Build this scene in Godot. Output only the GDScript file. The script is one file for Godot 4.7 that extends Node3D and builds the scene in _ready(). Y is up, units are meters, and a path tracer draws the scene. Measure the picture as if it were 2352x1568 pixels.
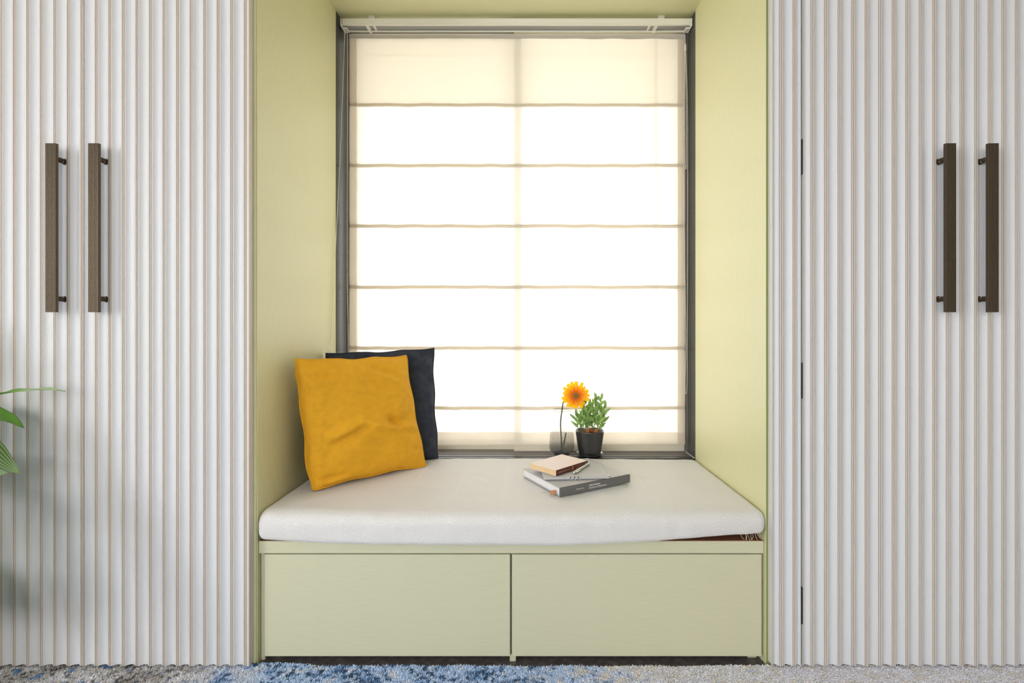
extends Node3D

const XL := -0.782          # faces of the window niche
const XR := 0.697
const YC := 2.285           # underside of the niche's top panel
const EYE := Vector3(0, 0.977, 1.38)
const FOCAL := 1092.0       # in pixels of a 2352 x 1568 frame

var names := {}
var M := {}
var rng := RandomNumberGenerator.new()


# ------------------------------------------------------------------ nodes
func numbered(parent: Node, called: String) -> String:
	var key = str(parent.get_instance_id()) + called
	var n: int = names.get(key, 0)
	names[key] = n + 1
	return called if n == 0 else "%s_%03d" % [called, n]


func tag(o: Node, label := "", category := "", group := "", kind := "") -> void:
	if label: o.set_meta("label", label)
	if category: o.set_meta("category", category)
	if group: o.set_meta("group", group)
	if kind: o.set_meta("kind", kind)


# A thing's node at its base. Its parts are given in the room's coordinates unless own_axes is set.
func thing(called: String, label: String, category: String, base := Vector3.ZERO, group := "", own_axes := false) -> Node3D:
	var o = Node3D.new()
	o.name = numbered(self, called)
	add_child(o)
	o.position = base
	tag(o, label, category, group)
	if not own_axes: o.set_meta("shift", -base)
	return o


func put(called: String, mesh: Mesh, mat: Material, parent: Node = self, at := Vector3.ZERO) -> MeshInstance3D:
	var o = MeshInstance3D.new()
	o.name = numbered(parent, called)
	o.mesh = mesh
	o.material_override = mat
	parent.add_child(o, true)
	o.position = at + (parent.get_meta("shift") if parent.has_meta("shift") else Vector3.ZERO)
	return o


func part(called: String, st: SurfaceTool, mat: Material, parent: Node = self) -> MeshInstance3D:
	return put(called, done(st), mat, parent)


func struct(called: String, st: SurfaceTool, mat: Material, parent: Node = self) -> MeshInstance3D:
	var o = part(called, st, mat, parent)
	o.set_meta("kind", "structure")
	return o


# ------------------------------------------------------------------ shapes
func start(smooth := false) -> SurfaceTool:
	var st = SurfaceTool.new()
	st.begin(Mesh.PRIMITIVE_TRIANGLES)
	st.set_smooth_group(0 if smooth else -1)
	st.set_color(Color.WHITE)
	return st


func done(st: SurfaceTool) -> ArrayMesh:
	st.generate_normals()
	return st.commit()


func tri(st: SurfaceTool, a: Vector3, b: Vector3, c: Vector3, inside: Vector3) -> void:
	var n = (c - a).cross(b - a)          # front faces run clockwise
	if n.dot((a + b + c) / 3.0 - inside) < 0.0:
		st.add_vertex(a); st.add_vertex(c); st.add_vertex(b)
	else:
		st.add_vertex(a); st.add_vertex(b); st.add_vertex(c)


func quad(st: SurfaceTool, a: Vector3, b: Vector3, c: Vector3, d: Vector3, inside: Vector3) -> void:
	tri(st, a, b, c, inside)
	tri(st, a, c, d, inside)


# A box from corner to corner with its edges chamfered.
func box(st: SurfaceTool, lo: Vector3, hi: Vector3, e := 0.001, turn := Transform3D()) -> void:
	var c = (lo + hi) / 2.0
	var h = (hi - lo) / 2.0
	e = minf(e, minf(h.x, minf(h.y, h.z)) * 0.9)
	var mid = turn * c
	var at = func(s: Vector3, axis: int) -> Vector3:
		var p = Vector3(h.x - e, h.y - e, h.z - e)
		p[axis] = h[axis]
		return turn * (c + p * s)
	for axis in 3:
		var u = (axis + 1) % 3
		var v = (axis + 2) % 3
		for s in [-1.0, 1.0]:
			var k = []
			for w in [[-1.0, -1.0], [1.0, -1.0], [1.0, 1.0], [-1.0, 1.0]]:
				var g = Vector3.ZERO
				g[axis] = s; g[u] = w[0]; g[v] = w[1]
				k.append(at.call(g, axis))
			quad(st, k[0], k[1], k[2], k[3], mid)
		for s in [-1.0, 1.0]:
			for t in [-1.0, 1.0]:
				var g0 = Vector3.ZERO
				g0[axis] = -1.0; g0[u] = s; g0[v] = t
				var g1 = g0
				g1[axis] = 1.0
				quad(st, at.call(g0, u), at.call(g1, u), at.call(g1, v), at.call(g0, v), mid)
	for sx in [-1.0, 1.0]:
		for sy in [-1.0, 1.0]:
			for sz in [-1.0, 1.0]:
				var g = Vector3(sx, sy, sz)
				tri(st, at.call(g, 0), at.call(g, 1), at.call(g, 2), mid)


# A grid of points fn(i, j), i running along u and j along v. Clockwise seen from the side that cross(dv, du) points to.
func grid(st: SurfaceTool, fn: Callable, nu: int, nv: int, flip := false, tint = null) -> void:
	var p: Array[Vector3] = []
	var c: Array[Color] = []
	for j in nv + 1:
		for i in nu + 1:
			p.append(fn.call(i, j))
			if tint != null: c.append(tint.call(i, j))
	for j in nv:
		for i in nu:
			var q = [j * (nu + 1) + i, j * (nu + 1) + i + 1, (j + 1) * (nu + 1) + i + 1, (j + 1) * (nu + 1) + i]
			if flip: q.reverse()
			for t in [[0, 1, 2], [0, 2, 3]]:
				if p[q[t[0]]].is_equal_approx(p[q[t[1]]]) or p[q[t[1]]].is_equal_approx(p[q[t[2]]]) or p[q[t[0]]].is_equal_approx(p[q[t[2]]]): continue
				for k in t:
					var n: int = q[k]
					if c.size(): st.set_color(c[n])
					st.add_vertex(p[n])


# A tube through points, each with its radius.
func tube(st: SurfaceTool, pts: Array, r: Variant, n := 8, squash := 1.0) -> void:
	var rings = []
	var side = Vector3.ZERO
	for i in pts.size():
		var d: Vector3 = (pts[mini(i + 1, pts.size() - 1)] - pts[maxi(i - 1, 0)]).normalized()
		if side == Vector3.ZERO:
			side = d.cross(Vector3.UP if absf(d.y) < 0.9 else Vector3.RIGHT).normalized()
		side = (side - d * side.dot(d)).normalized()
		var up = d.cross(side)
		var rad: float = r[i] if r is Array else r
		var ring = []
		for k in n:
			var a = TAU * k / n
			ring.append(pts[i] + side * cos(a) * rad + up * sin(a) * rad * squash)
		rings.append(ring)
	for i in pts.size() - 1:
		var mid: Vector3 = (pts[i] + pts[i + 1]) / 2.0
		for k in n:
			var l = (k + 1) % n
			quad(st, rings[i][k], rings[i][l], rings[i + 1][l], rings[i + 1][k], mid)
	for e in [0, pts.size() - 1]:
		var inward: Vector3 = pts[1] if e == 0 else pts[pts.size() - 2]
		for k in n:
			tri(st, pts[e], rings[e][k], rings[e][(k + 1) % n], inward)


# A lathed shape: profile of (radius, height), turned round the y axis at c.
func lathe(st: SurfaceTool, profile: Array, c: Vector3, n := 32, bump = null, tint = null) -> void:
	grid(st, func(i, j):
		var a = TAU * (i % n) / n
		var r: float = profile[j].x
		if bump != null: r += bump.call(a, profile[j].y)
		return c + Vector3(cos(a) * r, profile[j].y, sin(a) * r), n, profile.size() - 1, true,
		(func(i, j): return tint.call(TAU * i / n, profile[j].y)) if tint != null else null)


func blob(st: SurfaceTool, c: Vector3, r: Vector3, nu := 6, nv := 4) -> void:
	grid(st, func(i, j):
		var a = TAU * (i % nu) / nu
		var b = PI * j / nv
		return c + Vector3(cos(a) * sin(b), -cos(b), sin(a) * sin(b)) * r, nu, nv, true)


func curve(pts: Array, n: int) -> Array:
	var out = []
	for i in n + 1:
		var t = float(i) / n * (pts.size() - 1)
		var k = mini(int(t), pts.size() - 2)
		var a: Vector3 = pts[maxi(k - 1, 0)]
		var d: Vector3 = pts[mini(k + 2, pts.size() - 1)]
		out.append(pts[k].cubic_interpolate(pts[k + 1], a, d, t - k))
	return out


# ------------------------------------------------------------------ materials
func lin(r: float, g: float, b: float, a := 1.0) -> Color:
	var c = Color(r, g, b).linear_to_srgb()
	c.a = a
	return c


func mat(c: Color, rough := 0.6, metal := 0.0) -> StandardMaterial3D:
	var m = StandardMaterial3D.new()
	m.albedo_color = c
	m.roughness = rough
	m.metallic = metal
	m.cull_mode = BaseMaterial3D.CULL_DISABLED
	return m


func noise(seed_: int, freq: float, octaves := 3, ramp: Array = [], size := 512, kind := FastNoiseLite.TYPE_SIMPLEX_SMOOTH) -> NoiseTexture2D:
	var f = FastNoiseLite.new()
	f.seed = seed_
	f.noise_type = kind
	f.frequency = freq
	f.fractal_octaves = octaves
	var t = NoiseTexture2D.new()
	t.width = size
	t.height = size
	t.seamless = true
	t.noise = f
	if ramp.size():
		var g = Gradient.new()
		g.offsets = PackedFloat32Array(ramp.map(func(x): return x[0]))
		g.colors = PackedColorArray(ramp.map(func(x): return x[1]))
		t.color_ramp = g
	return t


func triplanar(m: StandardMaterial3D, tex: Texture2D, scale_: Vector3, height: Texture2D = null, relief := 0.05) -> StandardMaterial3D:
	m.uv1_triplanar = true
	m.uv1_scale = scale_
	m.uv1_triplanar_sharpness = 4.0
	if tex: m.albedo_texture = tex
	if height:
		m.heightmap_enabled = true
		m.heightmap_texture = height
		m.heightmap_scale = relief
	return m


func grey(a: float, b: float) -> Array:
	return [[0.0, Color(a, a, a)], [1.0, Color(b, b, b)]]


func materials() -> void:
	var fine = noise(3, 0.09, 3)
	M.door = triplanar(mat(Color.WHITE, 0.42), null, Vector3(14, 9, 14), noise(5, 0.05, 2), 0.02)
	M.door.vertex_color_use_as_albedo = true
	M.carcass = mat(lin(0.62, 0.60, 0.56), 0.6)
	var grain = noise(11, 0.02, 4, [[0.0, Color(0.965, 0.965, 0.965)], [0.5, Color(0.985, 0.985, 0.985)], [1.0, Color(1, 1, 1)]])
	M.green = triplanar(mat(lin(0.69, 0.67, 0.395), 0.36), grain, Vector3(24, 1.2, 24))
	M.green.roughness = 0.42
	M.green.metallic_specular = 0.62
	M.green_flat = triplanar(mat(lin(0.595, 0.59, 0.42), 0.45), grain, Vector3(1.2, 26, 1.2))
	M.green_edge = mat(lin(0.60, 0.60, 0.36), 0.5)
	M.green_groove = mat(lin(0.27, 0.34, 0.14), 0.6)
	M.bronze = mat(lin(0.085, 0.062, 0.040), 0.38, 0.75)
	M.bronze_light = mat(lin(0.12, 0.092, 0.062), 0.4, 0.7)
	M.dark_metal = mat(lin(0.03, 0.024, 0.02), 0.4, 0.7)
	M.screw = mat(lin(0.7, 0.7, 0.7), 0.2, 1.0)
	M.plywood = triplanar(mat(Color.WHITE, 0.6), noise(17, 0.01, 4, [[0.0, lin(0.13, 0.045, 0.018)], [1.0, lin(0.30, 0.12, 0.05)]]), Vector3(2, 30, 30))
	M.floor = triplanar(mat(Color.WHITE, 0.4), noise(19, 0.02, 5, [[0.0, lin(0.07, 0.06, 0.06)], [0.55, lin(0.11, 0.095, 0.095)], [0.8, lin(0.14, 0.125, 0.12)], [1.0, lin(0.2, 0.19, 0.18)]]), Vector3(3, 3, 3))
	M.wall = triplanar(mat(lin(0.80, 0.78, 0.74), 0.9), null, Vector3(4, 4, 4), fine, 0.05)
	M.granite = triplanar(mat(Color.WHITE, 0.32), noise(23, 0.16, 2, [[0.0, lin(0.012, 0.014, 0.012)], [0.55, lin(0.03, 0.034, 0.03)], [0.68, lin(0.07, 0.078, 0.07)], [0.78, lin(0.25, 0.27, 0.25)], [1.0, lin(0.5, 0.52, 0.5)]]), Vector3(5, 5, 5))
	M.granite.metallic_specular = 0.36
	M.aluminium = mat(lin(0.17, 0.155, 0.145), 0.38, 0.25)
	M.cream_frame = mat(lin(0.62, 0.58, 0.48), 0.4)
	M.white_metal = mat(lin(0.80, 0.78, 0.70), 0.35)
	M.rail_grey = mat(lin(0.38, 0.38, 0.38), 0.4, 0.3)  # grey metal for the headrail channel
	M.pane = mat(Color(1, 1, 1, 0.03), 0.0)
	M.pane.transparency = BaseMaterial3D.TRANSPARENCY_ALPHA
	# blind cloth: light comes through it, and a little of what stands outside shows
	var weave = noise(29, 0.35, 2, [[0.0, Color(0.90, 0.89, 0.87)], [1.0, Color(1, 0.995, 0.985)]])
	M.blind = triplanar(mat(lin(0.88, 0.87, 0.845, 0.86), 0.9), weave, Vector3(7, 7, 7))
	M.blind.transparency = BaseMaterial3D.TRANSPARENCY_ALPHA
	M.blind.backlight_enabled = true
	M.blind.backlight = lin(1.0, 0.985, 0.95)
	M.blind_hem = triplanar(mat(lin(0.86, 0.82, 0.75, 0.86), 0.9), weave, Vector3(7, 7, 7))
	M.blind_hem.transparency = BaseMaterial3D.TRANSPARENCY_ALPHA
	M.blind_hem.backlight_enabled = true
	M.blind_hem.backlight = lin(1.0, 0.93, 0.82)
	M.blind_dimmer = triplanar(mat(lin(0.86, 0.82, 0.74, 0.62), 0.9), weave, Vector3(7, 7, 7))  # cloth of the layer added to dim the blind's top
	M.blind_dimmer.transparency = BaseMaterial3D.TRANSPARENCY_ALPHA
	M.blind_dimmer.backlight_enabled = true
	M.blind_dimmer.backlight = lin(1.0, 0.95, 0.86)
	M.blind_head = triplanar(mat(lin(0.56, 0.53, 0.48), 0.9), weave, Vector3(7, 7, 7))
	M.bead = mat(lin(0.85, 0.82, 0.72), 0.3)
	# seat cushion: oatmeal linen with flecks
	var fleck = noise(31, 0.16, 3, [[0.0, lin(0.38, 0.36, 0.36)], [0.42, lin(0.67, 0.665, 0.665)], [0.6, lin(0.80, 0.795, 0.795)], [1.0, lin(0.93, 0.925, 0.92)]])
	M.linen = triplanar(mat(Color.WHITE, 0.46), fleck, Vector3(6.5, 4.2, 6.5), noise(37, 0.3, 2), 0.10)
	M.linen.metallic_specular = 0.68
	M.linen.rim_enabled = true
	M.linen.rim = 1.0
	M.linen.rim_tint = 0.0
	M.thread = mat(lin(0.62, 0.56, 0.48), 0.9)
	var nap = noise(41, 0.012, 4, [[0.0, Color(0.94, 0.94, 0.94)], [0.5, Color(0.98, 0.98, 0.98)], [1.0, Color(1, 1, 1)]])
	M.yellow = triplanar(mat(lin(0.80, 0.40, 0.012), 0.85), nap, Vector3(5, 5, 5), noise(43, 0.3, 2), 0.03)
	M.yellow.rim_enabled = true
	M.yellow.rim = 0.35
	M.yellow.rim_tint = 0.95
	M.navy = triplanar(mat(lin(0.016, 0.024, 0.046), 0.75), nap, Vector3(5, 5, 5), noise(47, 0.3, 2), 0.03)
	M.navy.rim_enabled = true
	M.navy.rim = 0.9
	M.navy.rim_tint = 0.5
	M.grey_cover = triplanar(mat(lin(0.46, 0.46, 0.48), 0.45), null, Vector3(12, 12, 12), fine, 0.01)
	M.grey_spine = mat(lin(0.125, 0.125, 0.125), 0.5)
	M.grey_note = triplanar(mat(lin(0.47, 0.47, 0.48), 0.5), null, Vector3(12, 12, 12), fine, 0.015)
	var leafs = noise(53, 0.03, 3, grey(0.88, 1.0))
	M.paper = triplanar(mat(lin(0.86, 0.86, 0.88), 0.8), leafs, Vector3(2, 300, 2))
	M.paper_cream = triplanar(mat(lin(0.85, 0.62, 0.36), 0.8), leafs, Vector3(2, 300, 2))
	M.pink_cover = triplanar(mat(Color.WHITE, 0.5), noise(59, 0.008, 3, [[0.0, lin(0.78, 0.62, 0.60)], [0.5, lin(0.80, 0.70, 0.70)], [1.0, lin(0.84, 0.72, 0.60)]]), Vector3(5, 5, 20))
	M.maroon = mat(lin(0.095, 0.022, 0.016), 0.45)
	M.print_white = mat(lin(0.75, 0.75, 0.73), 0.6)
	M.print_dim = mat(lin(0.33, 0.17, 0.15), 0.6)
	M.gold = mat(lin(0.55, 0.28, 0.14), 0.5)
	M.tan = mat(lin(0.50, 0.21, 0.09), 0.6)
	M.straw = mat(lin(0.55, 0.50, 0.33), 0.9)
	M.silver = mat(lin(0.55, 0.55, 0.52), 0.3, 0.7)
	M.chrome = mat(lin(0.9, 0.9, 0.9), 0.08, 1.0)
	M.black_elastic = mat(lin(0.012, 0.012, 0.012), 0.7)
	M.smoke = mat(Color(lin(0.05, 0.048, 0.052), 1.0), 0.28)
	M.smoke.transparency = BaseMaterial3D.TRANSPARENCY_ALPHA
	M.smoke.vertex_color_use_as_albedo = true
	M.smoke.clearcoat_enabled = true
	M.smoke.clearcoat_roughness = 0.03
	M.black_pot = mat(lin(0.022, 0.022, 0.024), 0.3)
	M.black_pot.clearcoat_enabled = true
	M.black_pot.clearcoat = 0.6
	M.black_pot.clearcoat_roughness = 0.1
	M.soil = triplanar(mat(Color.WHITE, 1.0), noise(61, 0.1, 3, [[0.0, lin(0.03, 0.018, 0.01)], [1.0, lin(0.22, 0.12, 0.06)]]), Vector3(12, 12, 12))
	M.petal = mat(Color.WHITE, 0.6)
	M.petal.vertex_color_use_as_albedo = true
	M.petal.backlight_enabled = true
	M.petal.backlight = Color(1, 1, 1)
	M.flower_eye = triplanar(mat(lin(0.42, 0.20, 0.02), 0.8), null, Vector3(60, 60, 60), fine, 0.1)
	M.stem = mat(lin(0.12, 0.17, 0.05), 0.6)
	M.stem_dark = mat(lin(0.05, 0.055, 0.02), 0.6)
	M.bulb = mat(lin(0.34, 0.10, 0.03), 0.6)
	M.leaf = mat(Color.WHITE, 0.42)
	M.leaf.vertex_color_use_as_albedo = true
	M.leaf.backlight_enabled = true
	M.leaf.backlight = Color(0.7, 0.7, 0.7)
	M.pile = mat(Color.WHITE, 0.95)
	M.pile.vertex_color_use_as_albedo = true
	M.planter = mat(lin(0.55, 0.52, 0.48), 0.5)
	M.frosted = mat(lin(0.9, 0.88, 0.84), 0.5)


# ------------------------------------------------------------------ the room
func _ready() -> void:
	rng.seed = 7
	var cam = Camera3D.new()
	cam.name = "camera"
	add_child(cam)
	cam.position = EYE
	cam.projection = Camera3D.PROJECTION_FRUSTUM
	cam.near = 0.05
	cam.far = 60.0
	cam.size = 2.0 * cam.near * 784.0 / FOCAL
	cam.frustum_offset = Vector2(-32.0, -29.0) / FOCAL * cam.near
	cam.current = true

	var sky_look = ProceduralSkyMaterial.new()
	sky_look.sky_top_color = Color(0.97, 0.985, 1.0)
	sky_look.sky_horizon_color = Color(1.0, 0.99, 0.97)
	sky_look.ground_horizon_color = Color(0.95, 0.94, 0.91)
	sky_look.ground_bottom_color = Color(0.88, 0.87, 0.84)
	var env = Environment.new()
	env.background_mode = Environment.BG_SKY
	env.sky = Sky.new()
	env.sky.sky_material = sky_look
	env.background_energy_multiplier = 4.7
	env.tonemap_mode = Environment.TONE_MAPPER_LINEAR
	env.tonemap_exposure = 1.07
	env.sdfgi_enabled = true
	env.ssao_enabled = true
	env.ssil_enabled = true
	var around = WorldEnvironment.new()
	around.name = "surroundings"
	around.environment = env
	add_child(around)

	# daylight from the side window, plus an added fill window behind the viewer
	for w in [[Vector3(-3.57, 1.50, 3.2), -PI / 2, Vector2(1.7, 1.7), 6.3, Color(0.965, 0.98, 1.0)], [Vector3(-1.1, 1.40, 4.37), 0.0, Vector2(1.7, 1.9), 3.0, Color(1.0, 0.965, 0.92)]]:
		var day = AreaLight3D.new()
		day.name = "daylight_and_fill"
		day.area_size = w[2]
		day.light_energy = w[3]
		day.light_color = w[4]
		day.shadow_enabled = true
		add_child(day, true)
		day.position = w[0]
		day.rotation = Vector3(0, w[1], 0)

	materials()
	room()
	niche()
	window()
	wardrobes()
	bench()
	blind()
	seat_cushion()
	yellow_cushion()
	navy_cushion()
	books()
	vase_and_flower()
	pot_plant()
	rug()
	floor_plant()


# A wall along x or z with a tall window in it.
func window_wall(called: String, window_name: String, lo: Vector3, hi: Vector3, along: int, a: float, b: float) -> void:
	var st = start()
	for r in [[lo[along], a, 0.0, 2.72], [b, hi[along], 0.0, 2.72], [a, b, 0.0, 0.42], [a, b, 2.38, 2.72]]:
		var p = Vector3(lo.x, r[2], lo.z)
		var q = Vector3(hi.x, r[3], hi.z)
		p[along] = r[0]
		q[along] = r[1]
		box(st, p, q, 0.0)
	struct(called, st, M.wall)
	var w = Node3D.new()
	w.name = window_name
	add_child(w)
	w.set_meta("kind", "structure")
	var across = 2 - along
	var mid = (lo[across] + hi[across]) / 2.0
	st = start()
	var bar = func(u0, u1, y0, y1, thick):
		var p = Vector3(0, y0, 0)
		var q = Vector3(0, y1, 0)
		p[along] = u0; q[along] = u1
		p[across] = mid - thick; q[across] = mid + thick
		box(st, p, q, 0.001)
	for y in [0.42, 2.34]: bar.call(a, b, y, y + 0.04, 0.03)
	for u in [a, (a + b) / 2 - 0.02, b - 0.04]: bar.call(u, u + 0.04, 0.46, 2.34, 0.03)
	part("window_frame", st, M.aluminium, w)
	for u in [a + 0.04, (a + b) / 2 + 0.02]:
		st = start()
		bar.call(u, u + (b - a) / 2 - 0.06, 0.46, 2.34, 0.002)
		part("pane", st, M.pane, w)


func room() -> void:
	var st = start()
	box(st, Vector3(-3.8, -0.10, -0.95), Vector3(2.6, 0, 4.6), 0.0)
	struct("floor", st, M.floor)
	st = start()
	box(st, Vector3(-3.8, 2.72, -0.95), Vector3(2.6, 2.85, 4.6), 0.0)
	struct("ceiling_001", st, M.wall)
	st = start()
	box(st, Vector3(2.42, 0, -0.95), Vector3(2.6, 2.72, 4.6), 0.0)
	struct("wall_east", st, M.wall)
	window_wall("wall_west", "window_2", Vector3(-3.8, 0, -0.95), Vector3(-3.62, 0, 4.6), 2, 2.3, 4.1)
	window_wall("wall_rear", "window_3", Vector3(-3.62, 0, 4.42), Vector3(2.42, 0, 4.6), 0, -2.0, -0.2)  # rear window made up to carry the fill light


func niche() -> void:  # unseen leaves added to shade the lower part of the door
	var st = start()
	box(st, Vector3(-0.80, 0, -0.60), Vector3(XL, YC + 0.02, -0.0045), 0.0005)
	struct("wall_left", st, M.green)
	st = start()
	box(st, Vector3(-0.80, 0, -0.0045), Vector3(-0.7842, YC + 0.02, 0.0), 0.0008)
	struct("trim_1", st, M.green_edge)
	st = start()
	box(st, Vector3(XR + 0.001, 0, -0.60), Vector3(0.718, YC + 0.02, -0.009), 0.0)
	box(st, Vector3(XR, 0, -0.60), Vector3(XR + 0.0012, YC + 0.02, -0.0015), 0.0004)
	struct("wall_right", st, M.green)
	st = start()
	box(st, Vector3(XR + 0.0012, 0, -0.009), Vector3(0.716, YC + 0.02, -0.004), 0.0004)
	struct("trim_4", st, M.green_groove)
	st = start()
	box(st, Vector3(XL, YC, -0.68), Vector3(XR, YC + 0.02, 0.0), 0.0005)
	struct("ceiling", st, M.green)
	st = start()
	box(st, Vector3(-0.80, YC + 0.02, -0.60), Vector3(0.718, 2.72, 0.0), 0.001)
	struct("trim_2", st, M.green_edge)
	# outer wall with the window's hole
	st = start()
	box(st, Vector3(-3.62, 0, -0.92), Vector3(XL - 0.02, 2.72, -0.62), 0.0)
	box(st, Vector3(XR + 0.02, 0, -0.92), Vector3(2.42, 2.72, -0.62), 0.0)
	box(st, Vector3(XL - 0.02, 0, -0.92), Vector3(XR + 0.02, 0.42, -0.62), 0.0)
	box(st, Vector3(XL - 0.02, YC + 0.02, -0.92), Vector3(XR + 0.02, 2.72, -0.62), 0.0)
	struct("wall_back", st, M.wall)


func window() -> void:
	var w = Node3D.new()
	w.name = "window_1"
	add_child(w)
	w.set_meta("kind", "structure")
	var f = -0.575
	var b = -0.67
	# granite surround; the sill's mitre with the right jamb has a white grout line
	var st = start()
	box(st, Vector3(XL - 0.016, 0.42, -0.604), Vector3(XR + 0.016, 0.444, f), 0.0015)
	part("granite_sill", st, M.granite, w)
	for s in [[XL - 0.016, XL + 0.001], [XR - 0.001, XR + 0.016]]:
		st = start()
		box(st, Vector3(s[0], 0.444, b), Vector3(s[1], YC, f), 0.0015)
		part("granite_jamb", st, M.granite, w)
	st = start()
	box(st, Vector3(XR - 0.0045, 0.4435, -0.69), Vector3(XR - 0.0015, 0.4452, f - 0.004), 0.0002)
	part("grout_line", st, M.white_metal, w)
	# aluminium outer frame with two tracks
	st = start()
	for s in [[XL - 0.01, XL + 0.002], [XR - 0.002, XR + 0.01]]:
		box(st, Vector3(s[0], 0.43, -0.745), Vector3(s[1], YC, b), 0.001)
	box(st, Vector3(XL, 0.415, -0.745), Vector3(XR, 0.4425, -0.604), 0.001)
	box(st, Vector3(XL, YC, -0.745), Vector3(XR, YC + 0.012, -0.68), 0.001)
	for z in [-0.612, -0.645, -0.684, -0.716]:
		box(st, Vector3(XL, 0.441, z - 0.0012), Vector3(XR, 0.4445, z + 0.0012), 0.0004)
	for x in [XL + 0.002, XR - 0.010]:
		for z in [-0.682, -0.715]:
			box(st, Vector3(x, 0.447, z - 0.0015), Vector3(x + 0.008, YC, z + 0.0015), 0.0004)
	part("window_frame", st, M.aluminium, w)
	# two sliding sashes
	for s in [[XL + 0.006, -0.020, -0.722], [-0.052, XR - 0.003, -0.692]]:
		var x0: float = s[0]
		var x1: float = s[1]
		var z: float = s[2]
		var sash = Node3D.new()
		sash.name = numbered(w, "sash")
		w.add_child(sash)
		st = start()
		box(st, Vector3(x0, 0.4425, z - 0.02), Vector3(x1, 0.486, z), 0.002)
		part("bottom_rail", st, M.cream_frame, sash)
		st = start()
		box(st, Vector3(x0, YC - 0.03, z - 0.02), Vector3(x1, YC, z), 0.002)
		part("top_rail", st, M.cream_frame, sash)
		for x in [x0, x1 - 0.032]:
			st = start()
			box(st, Vector3(x, 0.486, z - 0.02), Vector3(x + 0.032, YC - 0.03, z), 0.002)
			part("stile", st, M.cream_frame, sash)
		st = start()
		box(st, Vector3(x0 + 0.032, 0.486, z - 0.012), Vector3(x1 - 0.032, YC - 0.03, z - 0.008), 0.0)
		part("pane", st, M.pane, sash)
	st = start()
	box(st, Vector3(0.574, 0.444, -0.760), Vector3(0.590, YC, -0.745), 0.001)
	part("screen_stile", st, M.cream_frame, w)
	# unseen concrete ledge over the window, made deep to shade the blind's top
	st = start()
	box(st, Vector3(-1.6, YC + 0.01, -3.1), Vector3(1.5, YC + 0.15, -0.92), 0.005)
	struct("trim_3", st, M.wall)


# ------------------------------------------------------------------ wardrobes
const PITCH := 0.0387
const RIDGE := 0.0098
const DOOR_Z0 := 0.002
const DOOR_Z := 0.022
const DOOR_Y0 := 0.0145
const DOOR_Y1 := 2.62
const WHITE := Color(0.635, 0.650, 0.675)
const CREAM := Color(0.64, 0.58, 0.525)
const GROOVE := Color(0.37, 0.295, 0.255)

# The section of one milled strip from x = 0: a double-grooved bead and a scooped flute, either left out by a width of 0.
func strip_profile(ridge: float, flute: float, ridge_last: bool, tail := 0.0) -> Array:
	var out = []
	var bead = func(x: float) -> void:
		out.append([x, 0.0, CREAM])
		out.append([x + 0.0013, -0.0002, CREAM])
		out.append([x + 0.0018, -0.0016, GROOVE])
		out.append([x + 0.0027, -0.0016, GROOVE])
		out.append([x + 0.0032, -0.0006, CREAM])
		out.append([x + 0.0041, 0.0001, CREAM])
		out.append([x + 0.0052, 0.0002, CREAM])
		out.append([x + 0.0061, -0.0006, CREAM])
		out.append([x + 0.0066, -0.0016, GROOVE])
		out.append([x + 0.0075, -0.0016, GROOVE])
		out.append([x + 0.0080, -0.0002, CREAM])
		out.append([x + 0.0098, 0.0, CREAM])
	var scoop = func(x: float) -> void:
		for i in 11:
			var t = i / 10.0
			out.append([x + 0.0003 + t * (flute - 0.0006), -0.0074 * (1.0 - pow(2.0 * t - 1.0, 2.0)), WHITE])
	if ridge > 0.0 and not ridge_last: bead.call(0.0)
	if flute > 0.0: scoop.call(0.0 if ridge_last else ridge)
	if ridge > 0.0 and ridge_last: bead.call(flute)
	if tail > 0.0: out.append([ridge + flute + tail, 0.0, CREAM])
	return out


var strips := {}
func strip_mesh(ridge: float, flute: float, ridge_last := false, tail := 0.0) -> ArrayMesh:
	var key = [ridge, flute, ridge_last, tail]
	if strips.has(key): return strips[key]
	var p = strip_profile(ridge, flute, ridge_last, tail)
	var st = start()
	var y0 = DOOR_Y0
	var y1 = DOOR_Y1
	for i in p.size() - 1:
		var a: Array = p[i]
		var b: Array = p[i + 1]
		var smooth: bool = a[2] == WHITE and b[2] == WHITE
		st.set_smooth_group(1 if smooth else -1)
		var q = [Vector3(a[0], y0, a[1]), Vector3(a[0], y1, a[1]), Vector3(b[0], y1, b[1]), Vector3(b[0], y0, b[1])]
		var tint = [a[2], a[2], b[2], b[2]]
		for k in [0, 1, 2, 0, 2, 3]:
			st.set_color(tint[k])
			st.add_vertex(q[k])
	st.set_smooth_group(-1)
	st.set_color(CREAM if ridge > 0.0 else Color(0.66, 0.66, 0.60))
	var back = DOOR_Z0 - DOOR_Z
	for y in [y0, y1]:
		for i in p.size() - 1:
			quad(st, Vector3(p[i][0], y, p[i][1]), Vector3(p[i + 1][0], y, p[i + 1][1]), Vector3(p[i + 1][0], y, back), Vector3(p[i][0], y, back), Vector3(p[i][0], 1.0, back))
	var x0: float = p[0][0]
	var x1: float = p[-1][0]
	for e in [[x0, p[0][1]], [x1, p[-1][1]]]:
		quad(st, Vector3(e[0], y0, e[1]), Vector3(e[0], y1, e[1]), Vector3(e[0], y1, back), Vector3(e[0], y0, back), Vector3((x0 + x1) / 2, 1, back / 2))
	strips[key] = done(st)
	return strips[key]


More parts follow.
